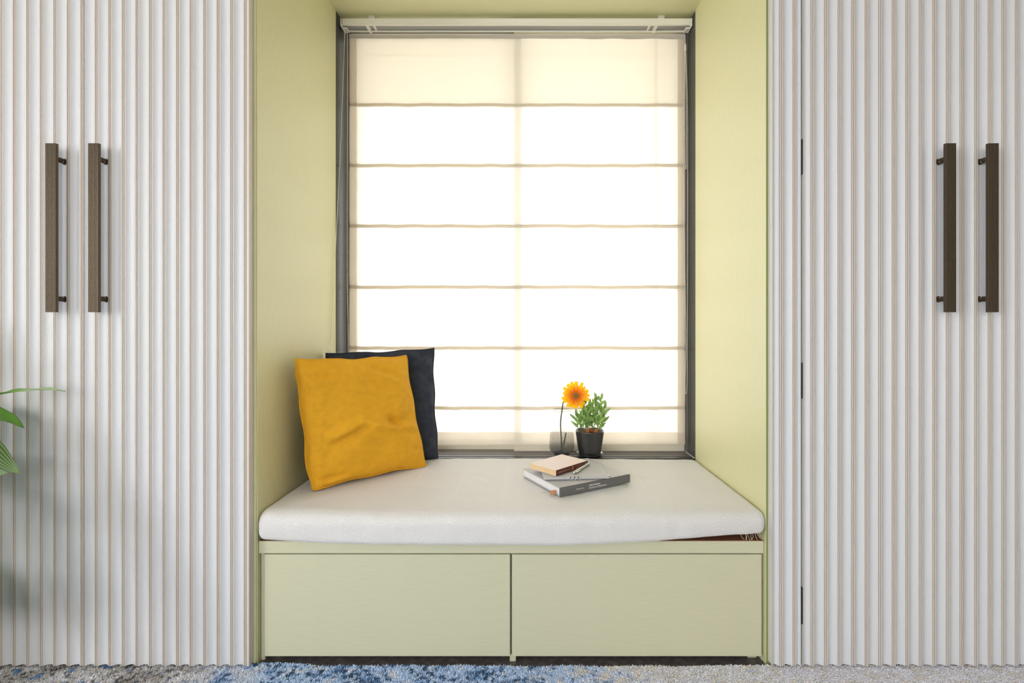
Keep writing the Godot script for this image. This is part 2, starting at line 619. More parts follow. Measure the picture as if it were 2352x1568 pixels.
# A door as a list of [x, ridge, flute, ridge_last, tail]; the strips are its pieces.
func fluted(called: String, parent: Node3D, x0: float, x1: float, list: Array) -> MeshInstance3D:
	var st = start()
	box(st, Vector3(x0, DOOR_Y0, DOOR_Z0 - 0.004), Vector3(x1, DOOR_Y1, DOOR_Z0), 0.0)
	var d = part(called, st, M.carcass, parent)
	for s in list:
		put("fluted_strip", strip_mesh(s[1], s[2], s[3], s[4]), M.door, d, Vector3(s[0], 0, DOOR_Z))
	return d


func row(x: float, n: int, ridge_last := false) -> Array:
	var out = []
	for i in n: out.append([x + i * PITCH, RIDGE, PITCH - RIDGE, ridge_last, 0.0])
	return out


var handle_bar: ArrayMesh
var handle_post: ArrayMesh
func handle(door: Node3D, x: float) -> void:
	var y0 = 1.0235
	var y1 = 1.4935
	if handle_bar == null:
		# a bar with eight ribs on its face and rounded back edges
		var st = start()
		var pr = []
		var n = 8
		for i in n:
			var a = -0.015 + 0.030 * i / n
			var w = 0.030 / n
			pr.append_array([Vector2(a + w * 0.08, -0.0006), Vector2(a + w * 0.22, 0.0012), Vector2(a + w * 0.66, 0.0012), Vector2(a + w * 0.86, -0.0006)])
		pr.append_array([Vector2(0.015, -0.0005), Vector2(0.0152, -0.0065), Vector2(0.0125, -0.0095), Vector2(-0.0125, -0.0095), Vector2(-0.0152, -0.0065), Vector2(-0.015, -0.0005)])
		var mid = Vector3(0, (y0 + y1) / 2, -0.005)
		for i in pr.size():
			var a: Vector2 = pr[i]
			var b: Vector2 = pr[(i + 1) % pr.size()]
			for v in [Vector3(a.x, y0, a.y), Vector3(a.x, y1, a.y), Vector3(b.x, y1, b.y), Vector3(a.x, y0, a.y), Vector3(b.x, y1, b.y), Vector3(b.x, y0, b.y)]:
				st.add_vertex(v)
			for y in [y0, y1]:
				tri(st, Vector3(a.x, y, a.y), Vector3(b.x, y, b.y), Vector3(0, y, -0.006), mid)
		handle_bar = done(st)
		st = start(true)
		tube(st, [Vector3(0, 0, -0.034), Vector3(0, 0, -0.0325), Vector3(0, 0, -0.031), Vector3(0, 0, -0.028), Vector3(0, 0, 0.002)], [0.0088, 0.0092, 0.0088, 0.0072, 0.0066], 16)
		handle_post = done(st)
	put("handle_bar", handle_bar, M.bronze_light, door, Vector3(x, 0, 0.056))
	for y in [1.062, 1.456]:
		put("handle_post", handle_post, M.bronze, door, Vector3(x, y, 0.0475))
		var st = start(true)
		blob(st, Vector3(x + (0.0055 if x < 0 else -0.0055), y + 0.0042 * (-1.0 if y > 1.2 else 1.0), 0.0255), Vector3(0.0015, 0.0015, 0.0015), 8, 6)
		part("set_screw", st, M.screw, door)


func hinge(parent: Node3D, x: float, y0: float, y1: float) -> void:
	var st = start()
	box(st, Vector3(x - 0.0022, y0, 0.004), Vector3(x - 0.0004, y1, 0.0205), 0.0003)
	box(st, Vector3(x + 0.0004, y0, 0.004), Vector3(x + 0.0022, y1, 0.0205), 0.0003)
	for k in 5:
		var h = (y1 - y0) / 5.0
		tube(st, [Vector3(x, y0 + h * k + 0.0006, 0.021), Vector3(x, y0 + h * (k + 1) - 0.0006, 0.021)], 0.0026, 10)
	part("hinge", st, M.dark_metal, parent)


func carcass(parent: Node3D, x0: float, x1: float, splits: Array) -> void:
	var st = start()
	for x in [x0, x1 - 0.018] + splits:
		box(st, Vector3(x, 0.0, -0.60), Vector3(x + 0.018, 2.64, -0.003), 0.0005)
	box(st, Vector3(x0, 0, -0.605), Vector3(x1, 2.64, -0.595), 0.0)
	for y in [0.02, 2.62]:
		box(st, Vector3(x0 + 0.018, y, -0.59), Vector3(x1 - 0.018, y + 0.018, -0.003), 0.0)
	part("carcass", st, M.carcass, parent)


func wardrobes() -> void:
	var t = thing("wardrobe", "white fluted wardrobe left of the window niche, with a plant in front of it", "wardrobe", Vector3(-1.3, 0, -0.3))
	carcass(t, -1.75, -0.801, [-1.2725])
	var seam = -1.2635
	var d = fluted("door", t, seam - 12 * PITCH, seam, row(seam - 12 * PITCH, 12, true))
	d.set_meta("label", "outer door of the left wardrobe, cut by the photo's left edge")
	handle(d, -1.3235)
	var first = -1.2318
	var list = [[seam + 0.0018, 0.0, first - seam - 0.0018, false, 0.0]]
	list.append_array(row(first, 11))
	list.append([first + 11 * PITCH, RIDGE, 0.0, false, -0.791 - (first + 11 * PITCH) - RIDGE])
	d = fluted("door", t, seam + 0.0018, -0.791, list)
	d.set_meta("label", "door beside the green niche, its handle near the seam")
	handle(d, -1.2045)

	t = thing("wardrobe", "white fluted wardrobe right of the window niche, with three dark hinges", "wardrobe", Vector3(1.2, 0, -0.3))
	carcass(t, 0.7185, 1.78, [0.775, 1.239])
	var filler = fluted("filler_strip", t, 0.7036, 0.7855, [[0.7036, 0.0, 0.0195, false, 0.0], [0.7231, RIDGE, 0.0286, false, 0.0], [0.7615, RIDGE, 0.0142, false, 0.0]])
	for y in [[1.419, 1.519], [0.778, 0.880], [0.134, 0.2385]]:
		hinge(filler, 0.7882, y[0], y[1])
	list = [[0.7908, 0.0, 0.0219, false, 0.0]]
	list.append_array(row(0.8127, 11))
	list.append([0.8127 + 11 * PITCH, RIDGE, 0.0, false, 0.0])
	d = fluted("door", t, 0.7908, 0.8127 + 11 * PITCH + RIDGE, list)
	d.set_meta("label", "hinged door next to the narrow filler strip")
	handle(d, 1.1835)
	var s2: float = 0.8127 + 11 * PITCH + RIDGE + 0.0015
	list = [[s2, 0.0, 1.2805 - s2, false, 0.0]]
	list.append_array(row(1.2805, 12))
	d = fluted("door", t, s2, 1.2805 + 12 * PITCH, list)
	d.set_meta("label", "outer door cut by the photo's right edge")
	handle(d, 1.302)


# ------------------------------------------------------------------ bench
func bench() -> void:
	var t = thing("bench", "green built-in window bench with two wide drawers under the seat cushion", "bench", Vector3(-0.04, 0, -0.3))
	var st = start()
	box(st, Vector3(XL + 0.001, 0.340, -0.57), Vector3(XR - 0.001, 0.3575, -0.012), 0.0008)
	part("top_board", st, M.plywood, t)
	st = start()
	box(st, Vector3(XL + 0.0006, 0.3205, -0.030), Vector3(XR - 0.0012, 0.3565, -0.010), 0.0012)
	part("front_rail", st, M.green_flat, t)
	for x in [[XL + 0.0006, -0.7695], [0.6945, XR - 0.0006]]:
		st = start()
		box(st, Vector3(x[0], 0.0, -0.57), Vector3(x[1], 0.340, -0.022), 0.001)
		part("side_panel", st, M.green_flat, t)
	st = start()
	box(st, Vector3(-0.052, 0.022, -0.57), Vector3(-0.034, 0.340, -0.032), 0.001)
	part("divider", st, M.green_flat, t)
	for x in [[-0.765, -0.0463], [-0.0405, 0.6895]]:
		st = start()
		box(st, Vector3(x[0], 0.0195, -0.030), Vector3(x[1], 0.3172, -0.010), 0.0014)
		var d = part("drawer", st, M.green_flat, t)
		st = start()
		box(st, Vector3(x[0] + 0.02, 0.03, -0.52), Vector3(x[1] - 0.02, 0.04, -0.030), 0.0)
		for xx in [x[0] + 0.02, x[1] - 0.032]:
			box(st, Vector3(xx, 0.04, -0.52), Vector3(xx + 0.012, 0.28, -0.030), 0.0)
		part("drawer_box", st, M.carcass, d)
		d.set_meta("label", "left drawer front with faint horizontal grain" if x[0] < -0.5 else "right drawer front")
	for x in [[-0.757, -0.733, -0.04], [-0.0475, -0.0290, -0.016], [0.659, 0.6855, -0.032]]:
		st = start()
		box(st, Vector3(x[0], 0.0, x[2] - 0.04), Vector3(x[1], 0.022, x[2]), 0.0015)
		part("foot", st, M.green_flat, t)


# ------------------------------------------------------------------ blind
func blind() -> void:
	var t = thing("roman_blind", "cream roman blind drawn down over the bright window", "blind", Vector3(-0.04, 2.24, -0.65))
	var x0 = -0.7585
	var x1 = 0.6835
	var z = -0.665
	var st = start()
	# headrail: a box section, open below
	box(st, Vector3(-0.766, 2.249, -0.606), Vector3(0.688, 2.270, -0.600), 0.0015)
	box(st, Vector3(-0.766, 2.266, -0.650), Vector3(0.688, 2.270, -0.602), 0.001)
	box(st, Vector3(-0.766, 2.244, -0.611), Vector3(0.688, 2.250, -0.601), 0.0015)
	box(st, Vector3(-0.766, 2.244, -0.650), Vector3(0.688, 2.270, -0.645), 0.001)
	box(st, Vector3(-0.766, 2.2405, -0.6485), Vector3(0.688, 2.2445, -0.6425), 0.001)
	var rail = part("headrail", st, M.white_metal, t)
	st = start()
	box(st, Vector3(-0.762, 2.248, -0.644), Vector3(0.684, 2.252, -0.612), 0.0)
	part("rail_channel", st, M.rail_grey, rail)
	for x in [-0.7735, 0.688]:
		st = start()
		box(st, Vector3(x, 2.238, -0.652), Vector3(x + 0.0055, 2.2715, -0.5985), 0.0015)
		var s = 1.0 if x < 0 else -1.0
		var xa: float = x if x < 0 else x - 0.016
		box(st, Vector3(xa, 2.2385, -0.650), Vector3(xa + 0.0215, 2.2465, -0.618), 0.001)
		part("end_cap", st, M.white_metal, rail)
	for x in [-0.658, 0.555]:
		st = start()
		box(st, Vector3(x, 2.270, -0.640), Vector3(x + 0.024, YC, -0.612), 0.001)
		box(st, Vector3(x - 0.002, 2.2815, -0.645), Vector3(x + 0.026, YC, -0.606), 0.0008)
		part("ceiling_clip", st, M.white_metal, rail)
	for x in [[-0.664, 1.0], [0.545, -1.0]]:
		st = start()
		var a: float = x[0]
		box(st, Vector3(a - 0.007, 2.2425, -0.652), Vector3(a + 0.007, 2.2475, -0.606), 0.001)
		box(st, Vector3(a - 0.004, 2.2375, -0.655), Vector3(a + 0.006, 2.2445, -0.640), 0.001)
		box(st, Vector3(a + 0.028 * x[1] - 0.005, 2.2445, -0.646), Vector3(a + 0.028 * x[1] + 0.005, 2.2475, -0.606), 0.001)
		part("cord_lock", st, M.white_metal, rail)

	# cloth, drawn in slightly at each rod
	var rods = [1.9396, 1.6793, 1.419, 1.1568, 0.8946, 0.6362]
	var n = FastNoiseLite.new()
	n.seed = 5
	n.frequency = 2.2
	var yb = 0.479
	var yt = 2.2415
	var depth = func(x: float, y: float) -> float:
		var d = 0.0
		for r in rods: d = maxf(d, exp(-pow((y - r) / 0.016, 2.0)))
		var edge = smoothstep(0.0, 0.05, minf(x - x0, x1 - x))
		return z + 0.0025 - 0.004 * d + n.get_noise_2d(x * 2.0, y * 2.0) * 0.0025 * edge
	st = start(true)
	grid(st, func(i, j):
		var x = lerpf(x0, x1, i / 60.0)
		var y = lerpf(yt - 0.015, yb, j / 150.0)
		if j == 150: y += -0.006 * (0.5 - i / 60.0)
		return Vector3(x, y, depth.call(x, y)), 60, 150)
	part("cloth", st, M.blind, t)
	# unseen extra layer of cloth, added to dim the top panel
	st = start(true)
	grid(st, func(i, j):
		var x = lerpf(x0, x1, i / 40.0)
		var y = lerpf(yt - 0.018, rods[0] - 0.004, j / 16.0)
		return Vector3(x, y, depth.call(x, y) - 0.007), 40, 16)
	part("dimming_layer", st, M.blind_dimmer, t)
	# grey heading tape at the top
	st = start(true)
	grid(st, func(i, j):
		var x = lerpf(x0, x1, i / 60.0)
		var y = lerpf(yt, 2.2215, j / 6.0)
		var sag = 0.0035 * smoothstep(0.45, 0.9, i / 60.0) * (0.5 + 0.5 * sin(i * 0.9)) * float(j) / 6.0
		return Vector3(x, y - sag, depth.call(x, y) + 0.003 + 0.0012 * sin(j * 1.1)), 60, 6)
	part("heading_tape", st, M.blind_head, t)
	# side hems
	for s in [[x0, x0 + 0.031], [x1 - 0.032, x1]]:
		st = start(true)
		grid(st, func(i, j):
			var x = lerpf(s[0], s[1], i / 4.0)
			var y = lerpf(yt - 0.02, yb + 0.002, j / 120.0)
			return Vector3(x, y, depth.call(x, y) + 0.0012), 4, 120)
		part("side_hem", st, M.blind_hem, t)
	# rod pockets
	for r in rods:
		st = start(true)
		grid(st, func(i, j):
			var x = lerpf(x0 + 0.002, x1 - 0.002, i / 60.0)
			var wob = 0.0035 * n.get_noise_2d(x * 3.0, r * 9.0)
			var low = 0.0012 * n.get_noise_2d(x * 30.0, r * 20.0)
			var k = j % 8
			var y = [0.0072, 0.0072, 0.002, -0.004, -0.0078, -0.0078, -0.004, 0.002][k]
			var back = [0.0006, 0.0030, 0.0044, 0.0044, 0.0030, 0.0012, 0.0010, 0.0008][k]
			return Vector3(x, r + wob + y + (low if y < -0.005 else 0.0), depth.call(x, r + y) - 0.0008 - back), 60, 8)
		part("rod_pocket", st, M.blind_hem, t)
	# doubled bottom hem
	st = start(true)
	grid(st, func(i, j):
		var x = lerpf(x0, x1, i / 60.0)
		var top = 0.534 + 0.004 * n.get_noise_2d(x * 2.0, 40.0)
		var bottom = yb - 0.006 * (0.5 - i / 60.0)
		return Vector3(x, lerpf(top, bottom, j / 6.0), depth.call(x, 0.5) - 0.0015 - 0.003 * sin(PI * j / 6.0)), 60, 6)
	part("bottom_hem", st, M.blind_hem, t)
	# bead chains
	chain(t, curve([Vector3(-0.7635, 2.239, -0.625), Vector3(-0.7715, 1.75, -0.60), Vector3(-0.7745, 1.35, -0.56), Vector3(-0.7755, 1.0, -0.515), Vector3(-0.7755, 0.80, -0.49)], 40))
	chain(t, curve([Vector3(-0.7545, 2.239, -0.628), Vector3(-0.7530, 1.7, -0.622), Vector3(-0.7525, 1.2, -0.62), Vector3(-0.7440, 0.86, -0.62), Vector3(-0.741, 0.78, -0.62)], 40))
	var rz = -0.652
	chain(t, curve([Vector3(0.6800, 2.175, rz), Vector3(0.6730, 1.95, rz), Vector3(0.6750, 1.5, rz), Vector3(0.6835, 0.95, rz), Vector3(0.6800, 0.735, rz), Vector3(0.6840, 0.70, rz), Vector3(0.6885, 0.735, rz), Vector3(0.6895, 0.95, rz), Vector3(0.6915, 1.5, rz), Vector3(0.6900, 1.95, rz), Vector3(0.6830, 2.175, rz)], 120))
	chain(t, curve([Vector3(0.6815, 2.175, rz), Vector3(0.6785, 1.95, rz), Vector3(0.6800, 1.70, rz), Vector3(0.6835, 1.66, rz), Vector3(0.6858, 1.70, rz), Vector3(0.6850, 1.95, rz), Vector3(0.6820, 2.175, rz)], 60))
	st = start(true)
	tube(st, [Vector3(0.683, 2.24, rz - 0.006), Vector3(0.6822, 2.20, rz - 0.002), Vector3(0.6815, 2.19, rz), Vector3(0.6815, 2.165, rz)], [0.0008, 0.0008, 0.0035, 0.0055], 8)
	part("chain_tie", st, M.white_metal, t)


func chain(parent: Node3D, pts: Array) -> void:
	var st = start(true)
	tube(st, pts, 0.0005, 5)
	var left = 0.0
	for i in pts.size() - 1:
		var a: Vector3 = pts[i]
		var b: Vector3 = pts[i + 1]
		var l = a.distance_to(b)
		var at = left
		while at < l:
			blob(st, a.lerp(b, at / l), Vector3(0.0019, 0.0019, 0.0019), 6, 4)
			at += 0.0062
		left = at - l
	part("bead_chain", st, M.bead, parent)


# ------------------------------------------------------------------ soft things
# Points round a rounded rectangle in (z, y), from the middle of its top forwards and down; rt and rb are its upper and lower corner radii.
func rounded_section(hz: float, hy: float, rt: float, rb: float) -> Array:
	var out = []
	for k in 14: out.append(Vector2(lerpf(0.0, hz - rt, k / 14.0), hy))
	for k in 9: out.append(Vector2(hz - rt + rt * sin(PI / 2 * k / 8.0), hy - rt + rt * cos(PI / 2 * k / 8.0)))
	for k in range(1, 8): out.append(Vector2(hz, lerpf(hy - rt, -hy + rb, k / 8.0)))
	for k in 9: out.append(Vector2(hz - rb + rb * cos(PI / 2 * k / 8.0), -hy + rb - rb * sin(PI / 2 * k / 8.0)))
	for k in range(1, 10): out.append(Vector2(lerpf(hz - rb, -hz + rb, k / 10.0), -hy))
	for k in 7: out.append(Vector2(-hz + rb - rb * sin(PI / 2 * k / 6.0), -hy + rb - rb * cos(PI / 2 * k / 6.0)))
	for k in range(1, 6): out.append(Vector2(-hz, lerpf(-hy + rb, hy - rt, k / 6.0)))
	for k in 7: out.append(Vector2(-hz + rt - rt * cos(PI / 2 * k / 6.0), hy - rt + rt * sin(PI / 2 * k / 6.0)))
	for k in range(1, 14): out.append(Vector2(lerpf(-hz + rt, 0.0, k / 14.0), hy))
	return out


func seat_cushion() -> void:
	var t = thing("seat_cushion", "thick oatmeal linen seat cushion lying along the green bench", "seat cushion", Vector3(-0.04, 0.357, -0.28))
	var x0 = -0.7812
	var x1 = 0.6985
	var ends = 9
	var nx = 110
	var n = FastNoiseLite.new()
	n.seed = 12
	n.frequency = 1.0
	var R = 0.026
	var rings = []
	for i in nx + 1:
		var inset = 0.0
		var x = lerpf(x0 + R, x1 - R, clampf((i - ends) / float(nx - 2 * ends), 0, 1))
		if i < ends:
			x = x0 + R * (1.0 - sin(PI / 2 * i / ends))
			x = x0 + R - R * cos(PI / 2 * i / ends)
			inset = R * (1.0 - sin(PI / 2 * i / ends))
		elif nx - i < ends:
			x = x1 - R + R * cos(PI / 2 * (nx - i) / ends)
			inset = R * (1.0 - sin(PI / 2 * (nx - i) / ends))
		var u = (x - x0) / (x1 - x0)
		var bow = 1.0 - pow(2.0 * u - 1.0, 2.0)
		var zf = 0.010 + 0.026 * bow
		var zb = -0.572
		var yb = 0.3602 + 0.024 * pow(smoothstep(0.55, 1.0, u), 1.5) + 0.007 * pow(1.0 - smoothstep(0.0, 0.16, u), 1.5)
		var yt = 0.447 + 0.006 * bow
		var ring = []
		for q in rounded_section((zf - zb) / 2 - inset, (yt - yb) / 2 - inset, minf(0.034 + 0.016 * pow(1.0 - bow, 2.0), (yt - yb) / 2 - inset), minf(0.015, (yt - yb) / 2 - inset)):
			var p = Vector3(x, (yt + yb) / 2 + q.y, (zf + zb) / 2 + q.x)
			var front = smoothstep(-0.06, 0.02, p.z)
			var upper = smoothstep(0.37, 0.41, p.y)
			p.y += (0.0022 * n.get_noise_3d(p.x * 9.0, p.y * 26.0, p.z * 9.0) + 0.004 * n.get_noise_2d(p.x * 4.0, 3.0) * front) * lerpf(0.35, 1.0, upper)
			p.z += 0.0028 * n.get_noise_2d(p.x * 14.0, p.y * 8.0 + 9.0) * front
			for g in [[-0.355, 0.010], [-0.505, 0.007], [-0.46, 0.006], [0.10, 0.006]]:
				p.z -= 0.0035 * exp(-pow((p.x - g[0] - (p.y - 0.4) * 0.15) / g[1], 2.0)) * front
			ring.append(p)
		rings.append(ring)
	var ring = rings[0].size()
	var fn = func(i: int, j: int) -> Vector3: return rings[i][j % ring]
	var st = start(true)
	grid(st, fn, nx, ring)
	for e in [0, nx]:
		var mid = Vector3.ZERO
		for j in ring: mid += fn.call(e, j) / float(ring)
		for j in ring:
			tri(st, mid, fn.call(e, j), fn.call(e, j + 1), Vector3(-0.04, mid.y, mid.z))
	part("cover", st, M.linen, t)
	st = start(true)
	for k in 9:
		var a = Vector3(0.630 + 0.007 * k, 0.3835, -0.02)
		tube(st, curve([a, a + Vector3(rng.randf_range(-0.006, 0.012), -0.014, 0.005), a + Vector3(rng.randf_range(-0.012, 0.02), -0.0255, 0.006)], 5), 0.0006, 5)
	part("loose_threads", st, M.thread, t).set_meta("kind", "stuff")


func bilerp(c: Array, u: float, v: float) -> Vector3:
	return (c[0] as Vector3).lerp(c[1], u).lerp((c[3] as Vector3).lerp(c[2], u), v)


# Square cushion: corners top-left, top-right, bottom-right, bottom-left of its front panel, a strip of cloth g wide round it.
func square_cushion(t: Node3D, c: Array, normal: Vector3, puff: float, g: float, draw: float, wave: Callable, m: Material) -> void:
	var n = 56
	var spot = func(u: float, v: float) -> Vector3:
		var a = 2.0 * u - 1.0
		var b = 2.0 * v - 1.0
		var uu = 0.5 + 0.5 * a * (1.0 - draw * (1.0 - b * b))
		var vv = 0.5 + 0.5 * b * (1.0 - draw * (1.0 - a * a))
		var rim = smoothstep(0.75, 1.0, maxf(absf(a), absf(b)))
		return bilerp(c, uu + rim * 0.006 * sin(v * 17.0 + 1.0) * signf(a) * absf(a), vv + rim * 0.005 * sin(u * 15.0 + 0.5) * absf(b))
	var swell = func(u: float, v: float) -> float:
		var a = 2.0 * u - 1.0
		var b = 2.0 * v - 1.0
		return pow((1.0 - pow(absf(a), 2.6)) * (1.0 - pow(absf(b), 2.6)), 0.55)
	var front = func(i: int, j: int) -> Vector3:
		var u = i / float(n)
		var v = j / float(n)
		return spot.call(u, v) + normal * (puff * swell.call(u, v) + wave.call(u, v) * smoothstep(0.0, 0.06, minf(minf(u, 1 - u), minf(v, 1 - v))))
	var back = func(i: int, j: int) -> Vector3:
		var u = i / float(n)
		var v = j / float(n)
		return spot.call(u, v) - normal * (g * (0.35 + 0.65 * smoothstep(0.0, 0.16, minf(maxf(minf(u, 1 - u), minf(v, 1 - v)) * 1.0 + 0.0, 1.0))) + puff * 0.75 * swell.call(u, v))
	var st = start(true)
	grid(st, front, n, n)
	part("front_panel", st, m, t)
	st = start(true)
	grid(st, back, n, n, true)
	part("back_panel", st, m, t)
	var round_ = []
	for k in n: round_.append([k, 0])
	for k in n: round_.append([n, k])
	for k in n: round_.append([n - k, n])
	for k in n: round_.append([0, n - k])
	round_.append([0, 0])
	var mid: Vector3 = bilerp(c, 0.5, 0.5) - normal * g * 0.5
	st = start(true)
	grid(st, func(i, j):
		var a: Vector3 = front.call(round_[i][0], round_[i][1])
		var b: Vector3 = back.call(round_[i][0], round_[i][1])
		var p = a.lerp(b, j / 6.0)
		return p + (p - mid).normalized() * 0.004 * sin(PI * j / 6.0) * (0.7 + 0.5 * sin(i * 0.37)), round_.size() - 1, 6, true)
	part("side_strip", st, m, t)
	for s in [front, back]:
		var pts = []
		for k in round_.size(): pts.append(s.call(round_[k][0], round_[k][1]))
		st = start(true)
		tube(st, pts, 0.0026, 6)
		part("piping", st, m, t)


func crease(u: float, v: float, a: Vector2, b: Vector2, w: float) -> float:
	var p = Vector2(u, v)
	var q = Geometry2D.get_closest_point_to_segment(p, a, b)
	var along = clampf((q - a).length() / maxf((b - a).length(), 0.001), 0, 1)
	return exp(-pow(p.distance_to(q) / w, 2.0)) * (0.35 + 0.65 * sin(PI * clampf(along * 0.9 + 0.05, 0, 1)))


func yellow_cushion() -> void:
	var t = thing("cushion", "mustard yellow velvet cushion standing in front of the dark navy one", "cushion", Vector3(-0.56, 0.452, -0.31))
	var n = FastNoiseLite.new()
	n.seed = 21
	n.frequency = 2.3
	n.fractal_octaves = 3
	var wave = func(u: float, v: float) -> float:
		var h = 0.0035 * n.get_noise_2d(u * 0.9, v * 1.1)
		h += 0.006 * crease(u, v, Vector2(0.10, 0.63), Vector2(0.40, 0.52), 0.035)
		h -= 0.006 * crease(u, v, Vector2(0.12, 0.69), Vector2(0.42, 0.58), 0.03)
		h += 0.007 * crease(u, v, Vector2(0.40, 0.52), Vector2(0.62, 0.60), 0.035)
		h -= 0.010 * crease(u, v, Vector2(0.66, 0.53), Vector2(0.76, 0.585), 0.035)
		h -= 0.006 * crease(u, v, Vector2(0.76, 0.585), Vector2(0.92, 0.50), 0.03)
		h += 0.006 * crease(u, v, Vector2(0.62, 0.60), Vector2(0.95, 0.62), 0.03)
		h -= 0.005 * crease(u, v, Vector2(0.52, 0.03), Vector2(0.82, 0.16), 0.028)
		h += 0.004 * crease(u, v, Vector2(0.44, 0.06), Vector2(0.80, 0.22), 0.03)
		h -= 0.004 * crease(u, v, Vector2(0.03, 0.15), Vector2(0.22, 0.13), 0.02)
		h += 0.004 * crease(u, v, Vector2(0.04, 0.20), Vector2(0.26, 0.16), 0.02)
		h -= 0.007 * crease(u, v, Vector2(0.03, 0.925), Vector2(0.22, 0.935), 0.018)
		h += 0.004 * crease(u, v, Vector2(0.02, 0.96), Vector2(0.30, 0.965), 0.02)
		for k in 5:
			h -= 0.003 * crease(u, v, Vector2(0.97, 0.30 + 0.13 * k), Vector2(0.86, 0.33 + 0.125 * k), 0.02)
			h -= 0.0025 * crease(u, v, Vector2(0.03, 0.30 + 0.12 * k), Vector2(0.14, 0.285 + 0.12 * k), 0.018)
		return h
	var c = [Vector3(-0.7335, 0.8805, -0.15), Vector3(-0.4620, 0.8735, -0.45), Vector3(-0.3800, 0.4560, -0.432), Vector3(-0.6870, 0.4560, -0.158)]
	var normal: Vector3 = (c[1] - c[0]).cross(c[3] - c[0]).normalized() * -1.0
	if normal.z < 0: normal = -normal
	square_cushion(t, c, normal, 0.052, 0.040, 0.035, func(u, v): return 2.2 * wave.call(u, v), M.yellow)


func navy_cushion() -> void:
	var t = thing("cushion", "dark navy velvet cushion leaning on the window behind the yellow one", "cushion", Vector3(-0.56, 0.452, -0.5))
	var n = FastNoiseLite.new()
	n.seed = 33
	n.frequency = 2.6
	n.fractal_octaves = 3
	var wave = func(u: float, v: float) -> float:
		var h = 0.007 * n.get_noise_2d(u, v * 1.6)
		for k in 7:
			h += 0.004 * crease(u, v, Vector2(0.98, 0.08 + 0.13 * k), Vector2(0.78, 0.16 + 0.13 * k), 0.025)
			h -= 0.003 * crease(u, v, Vector2(0.14 + 0.12 * k, 0.02), Vector2(0.17 + 0.12 * k, 0.10), 0.02)
		return h
	var c = [Vector3(-0.765, 0.884, -0.445), Vector3(-0.3785, 0.898, -0.565), Vector3(-0.3520, 0.458, -0.535), Vector3(-0.762, 0.458, -0.405)]
	var normal: Vector3 = (c[1] - c[0]).cross(c[3] - c[0]).normalized()
	if normal.z < 0: normal = -normal
	square_cushion(t, c, normal, 0.036, 0.036, 0.03, func(u, v): return 2.4 * wave.call(u, v), M.navy)


# ------------------------------------------------------------------ books
# A node whose x axis runs along a book's spine edge, z towards its back edge; origin at the near end of the spine, on what it lies on.
func on_top(t: Node3D, near: Vector3, far: Vector3) -> void:
	var d = far - near
	t.position = near
	t.rotation.y = atan2(-d.z, d.x)


func lettering(called: String, words: String, height: float, at: Vector3, m: Material, parent: Node3D, bold := false, font_name := "Droid Sans") -> MeshInstance3D:
	var f = SystemFont.new()
	f.font_names = PackedStringArray([font_name])
	f.font_weight = 700 if bold else 400
	var tm = TextMesh.new()
	tm.text = words
	tm.font = f
	tm.font_size = 32
	tm.pixel_size = height / 23.0
	tm.depth = 0.0002
	tm.horizontal_alignment = HORIZONTAL_ALIGNMENT_LEFT
	tm.vertical_alignment = VERTICAL_ALIGNMENT_CENTER
	return put(called, tm, m, parent, at)


